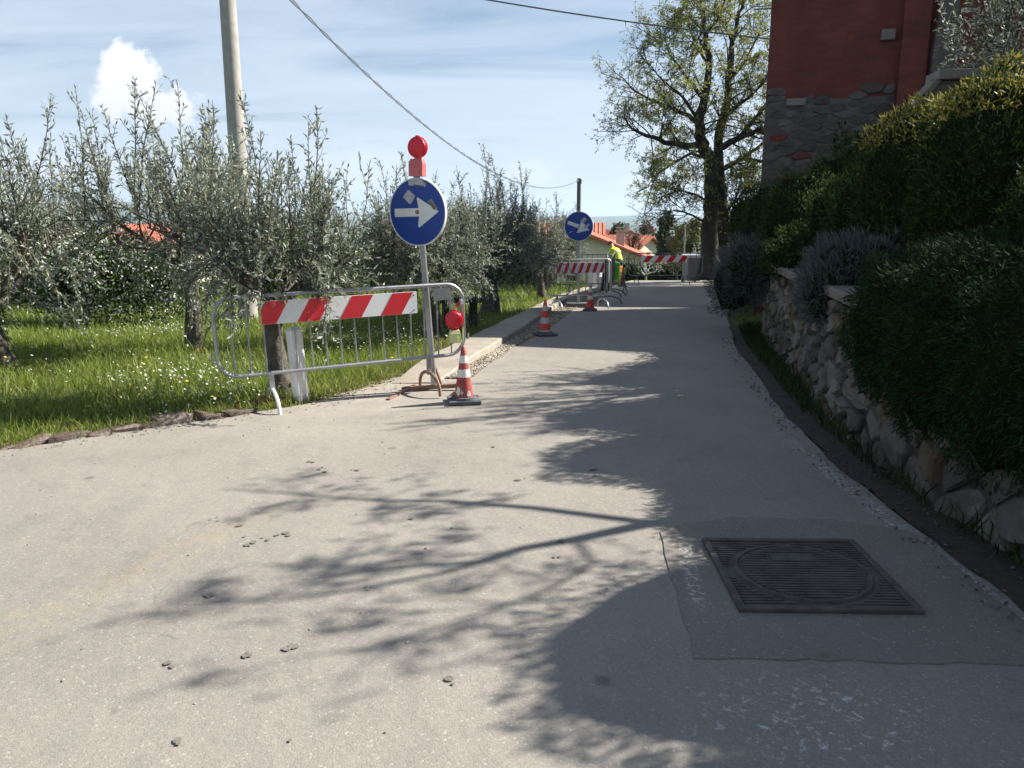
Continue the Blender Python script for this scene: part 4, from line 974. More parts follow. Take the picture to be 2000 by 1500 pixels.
def olive_meshes(seed, h=2.7, spread=0.95, tr=0.11, shoots=430, upright=0.6, trunk_h=0.8, lean=(0, 0), leafk=1.0, low=0.25, leaf_w=0.0145, leaders=16):
    rg = random.Random(seed); rn = np.random.default_rng(seed); W = Wood(); T1 = Wood()
    P, Rr, d = walk(rg, Vector((0, 0, -.05)), Vector((lean[0], lean[1], 1)), trunk_h, 7, .22, .1, tr * 1.15, tr * .85)
    Rr[0] *= 1.45; Rr[1] *= 1.15; T1.add(P, Rr, 12)
    src = []; nl = rg.randint(4, 5); a0 = rg.uniform(0, 6.28)
    for k in range(nl):
        a = a0 + 6.283 * k / nl + rg.uniform(-.4, .4); dd = Vector((math.cos(a), math.sin(a), rg.uniform(.5, 1.2)))
        L_ = h * rg.uniform(.24, .36); p, q, e = walk(rg, P[-1] - Vector((0, 0, rg.uniform(0, .12))), dd, L_, 6, .2, .02, tr * .6, tr * .28)
        k2 = spread / max(.2, math.hypot(p[-1].x, p[-1].y)) * .55
        T1.add(p, q, 8); src.append((p, 1.0))
        for m_ in range(rg.randint(4, 6)):
            b, td = along(p, rg.uniform(.3, 1)); a2 = rg.uniform(0, 6.28)
            d2 = (td * .5 + Vector((math.cos(a2), math.sin(a2), rg.uniform(-.25, .9)))).normalized()
            p2, q2, _ = walk(rg, b, d2, h * rg.uniform(.14, .27), 5, .22, .0, tr * .25, tr * .09); W.add(p2, q2, 5); src.append((p2, 1.4))
    LP, LD, LL = [], [], []
    for s_ in range(leaders):                          # long feathery leaders above the crown
        p, wgt = rg.choice(src); b, td = along(p, rg.uniform(.5, 1)); L_ = h * rg.uniform(.28, .52)
        p2, q2, _ = walk(rg, b, Vector((0, 0, 1.4)) + rv(rg) * .35, L_, 8, .09, .08, .011, .002); W.add(p2, q2, 4)
        for c in range(9):
            t0 = rg.uniform(.25, .95); bb, tt = along(p2, t0); l3 = L_ * rg.uniform(.12, .3) * (1.15 - t0 * .7); p3, q3, _ = walk(rg, bb, tt + rv(rg) * .75, l3, 3, .1, .1, .004, .0015); W.add(p3, q3, 3)
            m_ = int(l3 / .021)
            for j in range(m_): x, t_ = along(p3, (j + rg.random()) / m_); LP.append(x); LD.append((t_ * .8 + rv(rg) * .8).normalized()); LL.append(rg.uniform(.042, .07))
        m_ = int(L_ / .024)
        for j in range(m_): x, t_ = along(p2, .2 + .8 * (j + rg.random()) / m_); LP.append(x); LD.append((t_ * .8 + rv(rg) * .8).normalized()); LL.append(rg.uniform(.042, .07))
    for s_ in range(shoots):
        p, wgt = rg.choice(src); b, td = along(p, rg.uniform(.15, 1))
        u = rg.random(); out = Vector((b.x, b.y, 0)); out = out.normalized() if out.length > .05 else rv(rg)
        if u < upright: d0 = Vector((0, 0, 1.25)) + out * .35 + rv(rg) * .45; L_ = h * rg.uniform(.12, .34); tr_ = .1
        elif u < 1 - low: d0 = out * .8 + rv(rg) * .8 + Vector((0, 0, .25)); L_ = h * rg.uniform(.12, .24); tr_ = .02
        else: d0 = out * .7 + rv(rg) * .6 + Vector((0, 0, -.3)); L_ = h * rg.uniform(.14, .28); tr_ = -.14
        p2, q2, _ = walk(rg, b, d0, L_, 5, .13, tr_, .0065, .002); W.add(p2, q2, 3)
        for c in range(3 if L_ > .35 else 1):        # side twigs
            bb, tt = along(p2, rg.uniform(.2, .8)); p3, q3, _ = walk(rg, bb, tt + rv(rg) * .7, L_ * rg.uniform(.3, .5), 3, .12, tr_, .004, .0015); W.add(p3, q3, 3)
            for (pp_, ll) in ((p3, L_ * .4),):
                m_ = int(ll / .022 * leafk)
                for j in range(m_):
                    x, t_ = along(pp_, (j + rg.random()) / m_); LP.append(x); LD.append((t_ * .75 + rv(rg) * .85).normalized()); LL.append(rg.uniform(.038, .066))
        m_ = int(L_ / .019 * leafk)
        for j in range(m_):
            x, t_ = along(p2, .08 + .92 * (j + rg.random()) / m_); LP.append(x); LD.append((t_ * .8 + rv(rg) * .8).normalized()); LL.append(rg.uniform(.04, .068))
    LL = np.array(LL)
    return T1.mesh('trunk'), W.mesh('branches'), leaf_mesh('crown', [tuple(v) for v in LP], [tuple(v) for v in LD], LL, LL * leaf_w / .053 * rn.uniform(.8, 1.2, len(LL)), rn, fold=.06)
OLV = {}
def olive(key, label, loc, rotz=0, sc=1.0, group='olive trees in the grove', **kw):
    if key not in OLV:
        a, b, c = olive_meshes(**kw); a.materials.append(m_bark_olive); b.materials.append(m_bark_olive); c.materials.append(m_olive)
        a.polygons.foreach_set('use_smooth', np.ones(len(a.polygons), dtype=bool)); OLV[key] = (a, b, c)
    a, b, c = OLV[key]
    t = T('olive_tree', label, 'olive tree', loc, rotz, group); t.scale = (sc, sc, sc)
    tr_ = O('trunk', a, None, t); O('branches', b, None, t); O('crown', c, None, t); return t

# the grove on the left
olive('A', 'olive tree with its trunk behind the white post and the leaning barrier', (-2.12, 7.28, 0), 2.9, 1.0, seed=21, h=2.5, spread=.8, tr=.085, shoots=260, upright=.52, trunk_h=1.0, low=.14, leaders=17)
olive('B', 'tall feathery olive tree next to the cumulus cloud side of the meadow', (-5.55, 8.7, 0), 0, 1.3, seed=33, h=2.65, spread=1.1, tr=.075, shoots=270, upright=.42, trunk_h=.6, low=.36, leaders=20)
olive('C', 'olive tree with sawn off stump beside the concrete utility pole', (-4.1, 10.2, 0), 1.0, 1.22, seed=47, h=2.6, spread=.9, tr=.05, shoots=190, upright=.5, trunk_h=.9, low=.24, leaders=15)
olive('D', 'olive tree directly behind the near arrow sign', (-1.12, 11.1, 0), 2.0, .97, seed=58, h=2.6, spread=.85, tr=.11, shoots=290, upright=.42, trunk_h=.9, low=.26, leaders=14)
olive('E', 'dark twin trunk olive tree beside the pavement', (-0.42, 15.1, H(0, 15)), 0.3, .98, seed=66, h=2.9, spread=1.0, tr=.17, shoots=430, upright=.45, trunk_h=.85, low=.32, lean=(-.12, 0), leaders=14)
olive('D', 'shaded olive tree in the grove behind the stone table', (-1.6, 15.8, H(-1, 15)), 4.1, 1.02)
olive('A', 'pale olive tree growing behind the second arrow sign', (0.75, 19.6, H(1, 19)), 2.2, 1.0)
olive('E', 'olive tree at the far end of the pavement behind the second sign', (1.05, 24.5, H(1.05, 24.5)), 1.4, .85)
olive('C', 'olive tree at the back of the grove beyond the white flowering bush', (-8.8, 16.4, 0), 5.0, 1.05)
# sawn stump of the third olive
st_ = T('tree_stump', 'sawn off grey olive limb standing up among the leaves', 'stump', (-3.98, 10.0, 0), 0)
q = MB(); q.tube([(0, 0, 0), (.03, 0, .6), (-.04, .02, 1.2), (.0, .0, 1.62), (-.02, 0, 1.80)], [.075, .06, .075, .085, .07], 10); q.obj('limb', m_bark_olive, st_, True)
q = MB(); q.tube([(-.02, 0, 1.55), (.12, -.02, 1.72), (.16, -.03, 1.66)], [.05, .05, .03], 8); q.obj('limb_stub', m_bark_olive, st_, True)

# olive above the hedge on the right, and the tree beyond the frame whose branches shade the lane
olive('F', 'olive tree with sunlit silver leaves above the dark hedge by the house', (5.45, 8.7, 1.4), 0.8, 1.3, group='garden trees behind the hedge', seed=77, h=3.0, spread=1.3, tr=.09, shoots=420, upright=.35, trunk_h=1.0, low=.3, leafk=.8)

def ground_to_branch(gx_, gy_, X):
    """point of the sun ray through a ground point where x = X"""
    k = (X - gx_) / SUN.x; return Vector((X, gy_ + SUN.y * k, SUN.z * k))
sw = T('garden_tree', 'bare branched young tree behind the hedge whose branches shade the lane', 'tree', (0, 0, 0), group='garden trees behind the hedge')
rg = random.Random(91); rn = np.random.default_rng(91); Wd = Wood(); LP = []; LD = []
fork = ground_to_branch(.72, 4.02, 4.45)
base = Vector((4.7, fork.y + .1, 1.3))
Wd.add([base, base.lerp(fork, .4) + Vector((.07, .03, 0)), base.lerp(fork, .75) + Vector((.03, -.04, 0)), fork], [.085, .075, .065, .055], 8)
limbs = [[(.72, 4.02, 4.45), (.09, 4.25, 4.35), (-.4, 4.36, 4.4), (-.79, 4.37, 4.3), (-1.2, 4.46, 4.3), (-1.75, 4.58, 4.2)],
         [(.72, 4.02, 4.45), (.3, 3.8, 4.5), (.02, 3.68, 4.55), (-.2, 3.52, 4.6), (-.65, 3.45, 4.5), (-1.1, 3.5, 4.6)],
         [(-.05, 3.6, 4.58), (-.35, 3.4, 4.7), (-.75, 3.22, 4.6), (-1.05, 3.12, 4.65), (-1.4, 3.16, 4.6)],
         [(.3, 3.8, 4.5), (.35, 3.5, 4.7), (.1, 3.2, 4.7), (-.25, 2.95, 4.8), (-.6, 2.7, 4.7)]]
tips = []
for li, lm in enumerate(limbs):
    P = [ground_to_branch(*g_) for g_ in lm]; r0 = (.034, .05, .022, .018)[li]
    Wd.add(P, list(np.linspace(r0, .008, len(P))), 6)
    for k in range(13):
        t_ = rg.uniform(.2, .95); b, td = along(P, t_); p2, q2, _ = walk(rg, b, td * .5 + rv(rg) * .9, rg.uniform(.18, .42), 4, .2, .0, .007, .003); Wd.add(p2, q2, 4)
        for c in range(2):
            b3, t3 = along(p2, rg.uniform(.3, 1)); p3, q3, _ = walk(rg, b3, t3 + rv(rg) * .7, rg.uniform(.15, .32), 3, .2, .05, .004, .002); Wd.add(p3, q3, 3); tips += [p3]
for p in tips:
    for j in range(rg.randint(10, 26) if rg.random() < .6 else 2):
        x, t_ = along(p, rg.uniform(.55, 1)); LP.append(tuple(x + rv(rg) * rg.uniform(.02, .12))); LD.append(tuple((t_ * .5 + rv(rg)).normalized()))
O('branches', Wd.mesh('branches'), m_bark_olive, sw)
O('crown', leaf_mesh('crown', LP, LD, rn.uniform(.05, .085, len(LP)), rn.uniform(.025, .04, len(LP)), rn), m_midgreen, sw)

# ------------------------------------------------------------------ oak beyond the barrier
ok = T('oak_tree', 'big oak in young yellow green leaf beside the brick house', 'oak tree', (0, 0, 0))
YO = 30.0
def op(px, py, dy=0.0):
    d_ = pix_dir(px, py); k = (YO + dy) / d_.y; return Vector((d_.x * k, YO + dy, CAM_H + d_.z * k))
rg = random.Random(17); rn = np.random.default_rng(17); Tr = Wood(); Wd = Wood(); LP = []; LD = []
OL = [([(1388, 545, 0), (1386, 480, 0), (1388, 420, 0), (1390, 360, .1), (1385, 310, .1), (1372, 280, 0), (1366, 240, -.3), (1372, 190, -.4), (1385, 130, -.2), (1378, 70, -.2), (1372, 20, 0)], .36, .05),
      ([(1408, 545, .2), (1412, 470, .3), (1410, 400, .4), (1403, 340, .5), (1402, 290, .5), (1412, 230, .6), (1425, 160, .5), (1428, 100, .5), (1440, 40, .3), (1452, 0, 0)], .27, .05),
      ([(1368, 284, 0), (1340, 284, -.3), (1300, 278, -.6), (1262, 264, -.8), (1235, 250, -.9), (1215, 228, -1)], .13, .02),
      ([(1372, 250, -.2), (1345, 225, .3), (1310, 212, .6), (1270, 195, .9), (1235, 175, 1), (1214, 150, 1)], .1, .015),
      ([(1403, 290, .5), (1440, 272, .2), (1480, 255, 0), (1530, 235, -.2), (1560, 200, 0)], .14, .03),
      ([(1410, 330, .4), (1450, 310, .8), (1490, 280, 1), (1530, 260, 1)], .1, .03),
      ([(1384, 310, .1), (1350, 300, .5), (1310, 320, 1), (1285, 340, 1.2), (1268, 372, 1.3)], .07, .012),
      ([(1388, 400, 0), (1360, 380, -.6), (1325, 372, -1), (1290, 385, -1.2)], .06, .01),
      ([(1386, 440, 0), (1352, 420, -.4), (1320, 410, -.7), (1285, 420, -.9)], .05, .01),
      ([(1372, 190, -.4), (1340, 150, -.9), (1310, 110, -1.1), (1295, 70, -1)], .08, .015),
      ([(1385, 130, -.2), (1360, 90, .5), (1345, 50, .8), (1350, 10, .8)], .06, .012),
      ([(1425, 160, .5), (1455, 120, 1), (1475, 80, 1.1), (1490, 50, 1)], .07, .015),
      ([(1412, 230, .6), (1450, 200, 0), (1485, 170, -.3), (1510, 130, -.4)], .08, .02),
      ([(1366, 240, -.3), (1335, 190, -1.2), (1300, 160, -1.5), (1268, 130, -1.5)], .07, .012),
      ([(1412, 420, .3), (1440, 390, 0), (1465, 360, -.2), (1480, 330, 0)], .05, .012),
      ([(1378, 70, -.2), (1400, 40, -.8), (1415, 5, -1), (1420, -25, -1)], .05, .012),
      ([(1440, 272, .2), (1500, 200, 1), (1550, 140, .5), (1600, 90, 0)], .09, .02),  # this and the next three limbs, behind the house, added to shade the barrier
      ([(1480, 255, 0), (1540, 270, -.5), (1600, 240, -1), (1660, 220, -1)], .09, .02),
      ([(1530, 235, -.2), (1600, 170, -.6), (1660, 130, -.8), (1720, 120, -.8)], .08, .02),
      ([(1450, 310, .8), (1530, 320, .2), (1590, 300, -.4), (1650, 310, -.6)], .07, .02),
      ([(1420, 500, .3), (1428, 440, .2), (1432, 400, .2), (1440, 370, .2)], .08, .02)]
for pts_, r0, r1 in OL:
    P = [op(*p) for p in pts_]; fine = []
    for i in range(len(P) - 1):
        for k in range(3): fine.append(P[i].lerp(P[i + 1], k / 3) + rv(rg) * r0 * .22)
    fine.append(P[-1]); rr = list(np.linspace(r0, r1, len(fine))); 
    if r0 > .25: rr[0] *= 1.5; rr[1] *= 1.25
    Tr.add(fine, rr, 10 if r0 > .1 else 7)
    nsub = int(5 + 2.6 * len(pts_)) if r0 < .25 else 22
    for k in range(nsub):
        t_ = rg.uniform(.15 if r0 < .25 else .42, 1); b, td = along(fine, t_); rl_ = max(.014, (r0 + (r1 - r0) * t_) * .4)
        p2, q2, _ = walk(rg, b, td * .6 + rv(rg) * .9 + Vector((0, 0, .15)), rg.uniform(.7, 1.5), 6, .22, .03, min(rl_, .04), .010); Wd.add(p2, q2, 5)
        for c in range(5):
            b3, t3 = along(p2, rg.uniform(.25, 1)); p3, q3, _ = walk(rg, b3, t3 * .6 + rv(rg) * .8, rg.uniform(.35, .8), 4, .22, .03, .009, .004); Wd.add(p3, q3, 3)
            for c2_ in range(4):
                b4_, t4 = along(p3, rg.uniform(.2, 1)); p4, q4, _ = walk(rg, b4_, t4 * .6 + rv(rg) * .8, rg.uniform(.2, .45), 3, .2, .02, .005, .003); Wd.add(p4, q4, 3)
                d_ = b4_ - camo.location
                bare = .22 if b4_.z < 2.2 else (.5 if b4_.x < 4.6 + .0 else .95)
                for j in range(int(rg.randint(8, 13) * bare)):
                    x, t_2 = along(p4, rg.uniform(.25, 1)); LP.append(tuple(x + rv(rg) * .05)); LD.append(tuple((rv(rg) + t_2 * .4).normalized()))
O('trunk', Tr.mesh('trunk'), m_bark_oak, ok, smooth=True); O('branches', Wd.mesh('branches'), m_bark_oak, ok)
O('crown', leaf_mesh('crown', LP, LD, rn.uniform(.05, .10, len(LP)), rn.uniform(.03, .055, len(LP)), rn, fold=.08), m_oakleaf, ok)

# ------------------------------------------------------------------ shrubs
def shrub(name, label, cat, loc, blobs, n, L, W, mat, seed, outw=.7, upw=.4, rnd=.7, shell=.35, core=True, lump=.16, lf=3.2, group=None, second=None, frac2=0.0, topz=None, core_k=.8, sq=None):
    rg_ = np.random.default_rng(seed); t = T(name, label, cat, loc, 0, group)
    B = np.array(blobs, float); area = (B[:, 3] * B[:, 4] + B[:, 4] * B[:, 5] + B[:, 3] * B[:, 5]); pick = rg_.choice(len(B), n, p=area / area.sum())
    u = rg_.normal(size=(n, 3)); u /= np.linalg.norm(u, axis=1, keepdims=True)
    ph = seed * .37
    lm = 1 + lump * (np.sin(u[:, 0] * lf * 2.1 + ph + pick) * np.sin(u[:, 1] * lf * 1.7 + ph * 2) + .6 * np.sin(u[:, 2] * lf * 3.3 + ph + u[:, 0] * lf * 2)) 
    rad = lm * (1.02 - shell * rg_.random(n) ** 1.8)
    if sq: rad = rad / (np.abs(u) ** sq).sum(1) ** (1 / sq)
    P = B[pick, :3] + u * B[pick, 3:6] * rad[:, None]
    keep = np.ones(n, bool)
    for k in range(len(B)):
        q = (P - B[k, :3]) / B[k, 3:6]; keep &= ~((np.linalg.norm(q, axis=1) < .66) & (pick != k))
    P = P[keep]; u = u[keep]; m_ = len(P)
    D = u * outw + np.array([0, 0, upw]) + rg_.normal(size=(m_, 3)) * rnd; D /= np.linalg.norm(D, axis=1, keepdims=True)
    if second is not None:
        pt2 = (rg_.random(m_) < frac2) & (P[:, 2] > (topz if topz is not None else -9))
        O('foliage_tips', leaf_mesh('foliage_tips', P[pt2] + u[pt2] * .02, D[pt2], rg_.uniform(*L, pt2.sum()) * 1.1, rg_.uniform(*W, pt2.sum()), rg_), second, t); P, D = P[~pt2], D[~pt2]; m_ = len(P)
    O('foliage', leaf_mesh('foliage', P, D, rg_.uniform(*L, m_), rg_.uniform(*W, m_), rg_, fold=.05), mat, t)
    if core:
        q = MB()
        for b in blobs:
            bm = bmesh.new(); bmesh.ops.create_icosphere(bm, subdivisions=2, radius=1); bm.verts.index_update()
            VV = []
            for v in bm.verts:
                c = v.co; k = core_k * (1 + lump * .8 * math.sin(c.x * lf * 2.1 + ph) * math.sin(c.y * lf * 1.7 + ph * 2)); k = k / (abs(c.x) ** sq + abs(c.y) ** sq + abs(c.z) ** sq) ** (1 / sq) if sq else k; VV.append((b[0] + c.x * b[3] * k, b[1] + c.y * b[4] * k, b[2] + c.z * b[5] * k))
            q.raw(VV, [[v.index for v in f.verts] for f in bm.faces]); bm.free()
        q.obj('light_block_core', m_core, t, False)  # solid dark lump added inside the leaves to block light
    return t
G = 'shrubs in the raised garden bed'
# tall clipped hedge columns (their tops cast the scalloped shadow on the lane)
HC = dict(L=(.02, .08), W=(.008, .021), shell=.16, lump=.06, core_k=.95, group=G, sq=3.2)
shrub('hedge_column', 'dark rounded conifer hedge column beyond the right edge of the manhole', 'hedge', (3.6, 3.7, 1.0), [(0, 0, .68, .52, .72, 1.1), (.1, -1.1, .7, .55, .6, 1.1)], 26000, mat=m_thuja, seed=101, **HC)
shrub('hedge_column', 'dark conifer hedge continuing along the wall past the manhole', 'hedge', (3.7, 1.3, 1.0), [(0, 0, .7, .55, .65, 1.2), (0, -1.2, .6, .55, .65, 1.15), (.1, -2.4, .6, .55, .65, 1.15)], 14000, mat=m_thuja, seed=114, **dict(HC, L=(.05, .09), W=(.02, .035), core_k=.92))
shrub('hedge_column', 'lower dark conifer between the two tall hedge columns', 'hedge', (3.65, 4.95, 1.0), [(0, 0, .35, .5, .55, .72)], 14000, mat=m_thuja, seed=113, **HC)
shrub('hedge_column', 'dark conifer hedge column with top leaves coloured gold as if sunlit under the silver olive', 'hedge', (3.62, 6.15, 1.0), [(0, 0, .58, .5, .58, 1.02), (.55, .1, .56, .5, .55, .98)], 36000, mat=m_thuja, seed=102, second=m_gold, frac2=.5, topz=1.3, **HC)  # gold leaves on top put the grazing sun into the colour
shrub('hedge_column', 'slimmer conifer hedge column with tips coloured yellow as if sunlit next to the stair parapet', 'hedge', (3.60, 7.25, 1.0), [(0, 0, .56, .48, .54, .98), (.5, .1, .52, .45, .5, .93)], 30000, mat=m_thuja, seed=103, second=m_gold, frac2=.5, topz=1.2, **HC)  # yellow upper leaves stand in for sunlight on the top
shrub('golden_shrub', 'loose shrub with yellow young leaves sticking out in front of the brick pier', 'shrub', (4.35, 8.6, 1.3), [(-.1, 0, .95, .45, .4, .42), (.3, .0, 1.1, .4, .4, .45), (0, 0, .4, .3, .3, .5)], 3600, (.05, .085), (.022, .036), m_gold, 104, rnd=.9, shell=.8, core=False, group=G)
shrub('round_shrub', 'mid green rounded shrub with top leaves coloured lighter as if sunlit between hedge and lavender', 'shrub', (3.95, 8.75, 1.05), [(0, 0, .5, .55, .6, .62), (-.1, .6, .45, .5, .5, .6)], 20000, (.025, .05), (.011, .02), m_thuja, 105, shell=.2, core_k=.9, group=G, second=m_midgreen, frac2=.4, topz=.6)  # sunlit upper side painted with lighter green leaves
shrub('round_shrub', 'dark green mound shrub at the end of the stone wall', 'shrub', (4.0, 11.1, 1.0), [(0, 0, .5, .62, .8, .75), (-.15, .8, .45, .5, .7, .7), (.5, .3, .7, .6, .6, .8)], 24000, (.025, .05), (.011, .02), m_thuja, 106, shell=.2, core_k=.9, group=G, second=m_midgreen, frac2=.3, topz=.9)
shrub('climbing_shrub', 'dark bushy shrub growing up against the stone base of the house', 'shrub', (5.3, 12.3, 1.2), [(0, 0, .7, .75, .6, 1.0), (.8, -.2, .8, .7, .6, 1.1)], 11000, (.05, .09), (.025, .045), m_thuja, 107, group=G)
shrub('silver_shrub', 'silvery shrub hanging over the far end of the wall', 'shrub', (3.36, 11.35, .85), [(0, 0, .12, .42, .55, .42), (-.1, .45, -.15, .38, .5, .5), (.2, -.35, .15, .35, .4, .32)], 11000, (.05, .10), (.006, .012), m_lavender, 108, outw=.9, upw=.5, rnd=.4, group=G)
shrub('silver_shrub', 'silvery grey shrub spilling over the coping next to the juniper', 'shrub', (2.98, 7.2, 1.08), [(0, 0, .08, .36, .42, .30), (-.2, -.12, -.12, .25, .3, .28), (.2, -.25, .12, .28, .32, .26)], 11000, (.05, .10), (.006, .012), m_lavender, 109, outw=.9, upw=.5, rnd=.4, group=G)
shrub('creeping_juniper', 'broad dark juniper draped over the wall in front of the hedge', 'shrub', (2.85, 4.75, 1.0), [(.1, 0, .08, .66, 1.10, .44), (-.27, .45, -.10, .36, .52, .5), (-.3, -.2, -.18, .38, .6, .54), (-.26, -.85, -.22, .40, .6, .56), (-.2, -1.5, -.2, .42, .6, .55), (.5, -.6, .2, .6, 1.1, .45)], 85000, (.03, .06), (.006, .011), m_juniper, 110, outw=.8, upw=-.25, rnd=.5, lump=.1, shell=.2, core_k=.9, group=G)
shrub('garden_shrub', 'low green shrub covering the bed under the hedge columns', 'shrub', (3.6, 9.9, 1.0), [(0, 0, .15, .5, .8, .4), (.5, -1.0, .2, .6, .7, .5)], 8000, (.04, .07), (.016, .03), m_thuja, 111, group=G)
shrub('clipped_hedge', 'dark clipped hedge at the foot of the house corner', 'hedge', (4.55, 14.6, 1.0), [(0, 0, .45, .55, 1.1, .78), (.2, 1.6, .5, .5, 1.0, .7)], 12000, (.04, .07), (.016, .028), m_thuja, 112, group=G)
br = T('timber_brace', 'dark red slanting timber brace beside the oak trunk', 'timber', (5.62, 19.0, 1.55)); br.rotation_euler = (0, R(22), 0)
q = MB(); q.box((0, 0, 0), (.55, .09, .09), bev=.006); q.obj('beam', m_red, br); q = MB(); q.box((-.27, 0, -.0), (.02, .1, .1)); q.obj('end_plate', m_steel_dark, br)
q = MB(); q.box((.22, 0, -.45), (.09, .09, .9)); q.obj('post', m_wood, br)
# white flowering bush in the meadow
t = shrub('flowering_bush', 'green bush covered in white blossom at the back of the meadow', 'bush', (-6.6, 13.4, 0), [(0, 0, .75, .7, .7, .75), (.85, .1, .6, .6, .6, .6), (-.8, .2, .6, .6, .6, .6)], 14000, (.05, .08), (.025, .04), m_midgreen, 120, shell=.6, core_k=.5, second=m_petal, frac2=.25)
# scrub that closes the grove
for i, (x, y, sz, lab) in enumerate(((-9.5, 18, 1.0, 'green scrub bush behind the white blossom bush'), (-6.0, 22, 1.1, 'green scrub bush at the back of the grove'), (-3.4, 25, 1.0, 'scrub bush beyond the stone table'), (-11.5, 13.5, 1.1, 'scrub bush beside the tall feathery olive'), (-.6, 27, .9, 'scrub bush beyond the pavement end'))):
    shrub('scrub_bush', lab, 'bush', (x, y, H(x, y)), [(0, 0, .7 * sz, 1.1 * sz, .9, .9 * sz), (1.2, .3, .55 * sz, .9, .8, .7 * sz), (-1.2, .2, .5 * sz, .9, .8, .7 * sz)], 12000, (.07, .12), (.035, .06), m_midgreen, 130 + i, shell=.6, core_k=.5, group='scrub behind the grove')

# ------------------------------------------------------------------ grass and flowers
def grass(name, P, hmin, hmax, wid, mat, label, lean=.45):
    n = len(P); rn_ = RNG; a = rn_.uniform(0, 6.28, n); h_ = rn_.uniform(hmin, hmax, n); s = np.stack([np.cos(a), np.sin(a), 0 * a], -1)
    d = np.stack([rn_.normal(0, lean, n), rn_.normal(0, lean, n), np.ones(n)], -1); d /= np.linalg.norm(d, axis=1, keepdims=True)
    bend = np.stack([rn_.normal(0, .35, n), rn_.normal(0, .35, n), -.1 * np.ones(n)], -1)
    w_ = wid * rn_.uniform(.6, 1.4, n)
    V = np.empty((n, 5, 3)); P = np.asarray(P)
    V[:, 0] = P - s * w_[:, None] / 2; V[:, 1] = P + s * w_[:, None] / 2
    mid = P + d * h_[:, None] * .55; V[:, 2] = mid + s * w_[:, None] * .4; V[:, 3] = mid - s * w_[:, None] * .4
    V[:, 4] = P + d * h_[:, None] + bend * h_[:, None] * .5
    b = 5 * np.arange(n)[:, None]
    o = O(name, mesh_np(name, V.reshape(-1, 3), [b + np.array([[0, 1, 2, 3]]), b + np.array([[3, 2, 4]])]), mat); tag(o, label, 'grass', kind='stuff'); return o
def meadow_pts(n, y0, y1, xw, pw=1.0, off=.06, patch=True):
    y = y0 + (y1 - y0) * RNG.random(n) ** pw; x = xl(y) - off - xw * RNG.random(n) ** 1.2 * (1 + .06 * (y - 5))
    if patch:
        k = vnoise(x, y, 2.1) + .6 * vnoise(x, y, 5.3) + RNG.normal(0, .5, n) > -.75; x, y = x[k], y[k]
    return np.stack([x, y, hgt(x, y) - .01], -1)
grass('meadow_grass', meadow_pts(75000, 3.2, 12, 5.5, 1.0), .06, .22, .0075, m_grass, 'long sunlit meadow grass around the olive trees')
grass('far_meadow_grass', meadow_pts(40000, 12, 30, 7, 1.0), .07, .22, .016, m_grass, 'meadow grass at the back of the grove')
grass('verge_grass', np.concatenate([scat(7000, 8.6, 20, lambda y: pavl(y) - .45, lambda y: pavl(y) + .02, .0), scat(1500, 6.7, 8.8, lambda y: xl(y) - .3, lambda y: xl(y) + .03, .0), scat(5200, 3.6, 6.9, lambda y: xl(y) - .3, lambda y: xl(y) + .0, .0)]), .03, .13, .006, m_grass, 'short grass fringe along the pavement')
grass('dry_verge_grass', np.concatenate([scat(5200, 4.2, 18, lambda y: xl(y) - .4, lambda y: xl(y) + .02, .0), meadow_pts(11000, 4, 12, 4)]), .04, .16, .006, m_straw, 'dry straw coloured grass at the pavement edge')
grass('wall_foot_weeds', np.concatenate([scat(2200, 6.5, 12.5, lambda y: xr(y) + .12, lambda y: xr(y) + .5, .03), scat(500, 3, 6.5, lambda y: xr(y) + .16, lambda y: xr(y) + .34, .03)]), .05, .2, .008, m_thuja, 'weeds and grass along the foot of the stone wall')
bk = scat(14000, 12.2, 32, lambda y: xr(y) + .15, lambda y: xr(y) + 3.0, 0); bk[:, 2] = hgt(bk[:, 0], bk[:, 1])
grass('bank_grass', bk, .06, .2, .016, m_grass, 'grass on the bank below the oak')
def flowers(name, P, size, mat, label):
    n = len(P); k = 6; a = np.linspace(0, 2 * np.pi, k, endpoint=False); tilt = RNG.normal(0, .45, (n, 2))
    r = size * RNG.uniform(.6, 1.3, n)
    c, s = np.cos(a)[None] * r[:, None], np.sin(a)[None] * r[:, None]
    V = np.stack([P[:, 0:1] + c, P[:, 1:2] + s, P[:, 2:3] + c * tilt[:, 0:1] + s * tilt[:, 1:2]], -1)
    o = O(name, mesh_np(name, V.reshape(-1, 3), np.arange(n * k).reshape(n, k)), mat); tag(o, label, 'flowers', kind='stuff'); return o
fp = meadow_pts(14000, 5.2, 16, 5.5, 1.0); kk = vnoise(fp[:, 0] + 3, fp[:, 1], 1.5) + RNG.normal(0, .3, len(fp)) > .42; fp = fp[kk]; fp[:, 2] += RNG.uniform(.10, .22, len(fp))
flowers('white_meadow_flowers', fp, .0085, m_petal, 'drifts of tiny white flowers in the meadow grass')
fp = meadow_pts(120, 5.2, 12, 5); fp[:, 2] += RNG.uniform(.12, .24, len(fp)); flowers('yellow_meadow_flowers', fp, .013, m_yellowpetal, 'scattered yellow buttercups in the meadow grass')
fp = meadow_pts(170, 6.4, 12, 5); fp[:, 2] += RNG.uniform(.2, .3, len(fp)); flowers('dandelion_clocks', fp, .013, m_petal, 'pale dandelion clocks standing over the grass')
lp_ = scat(900, 6.8, 10.5, lambda y: xl(y) - .35, lambda y: xl(y) + .12, .028)
o = O('fallen_leaves', leaf_mesh('fallen_leaves', lp_, RNG.normal(size=(len(lp_), 3)) * np.array([1, 1, .15]) / 1.3, .035, .02, RNG), M('dead_leaf', (.2, .14, .08), (.36, .29, .19), 5, .9, island=.3)); tag(o, 'dry fallen leaves along the pavement edge', 'leaves', kind='stuff')
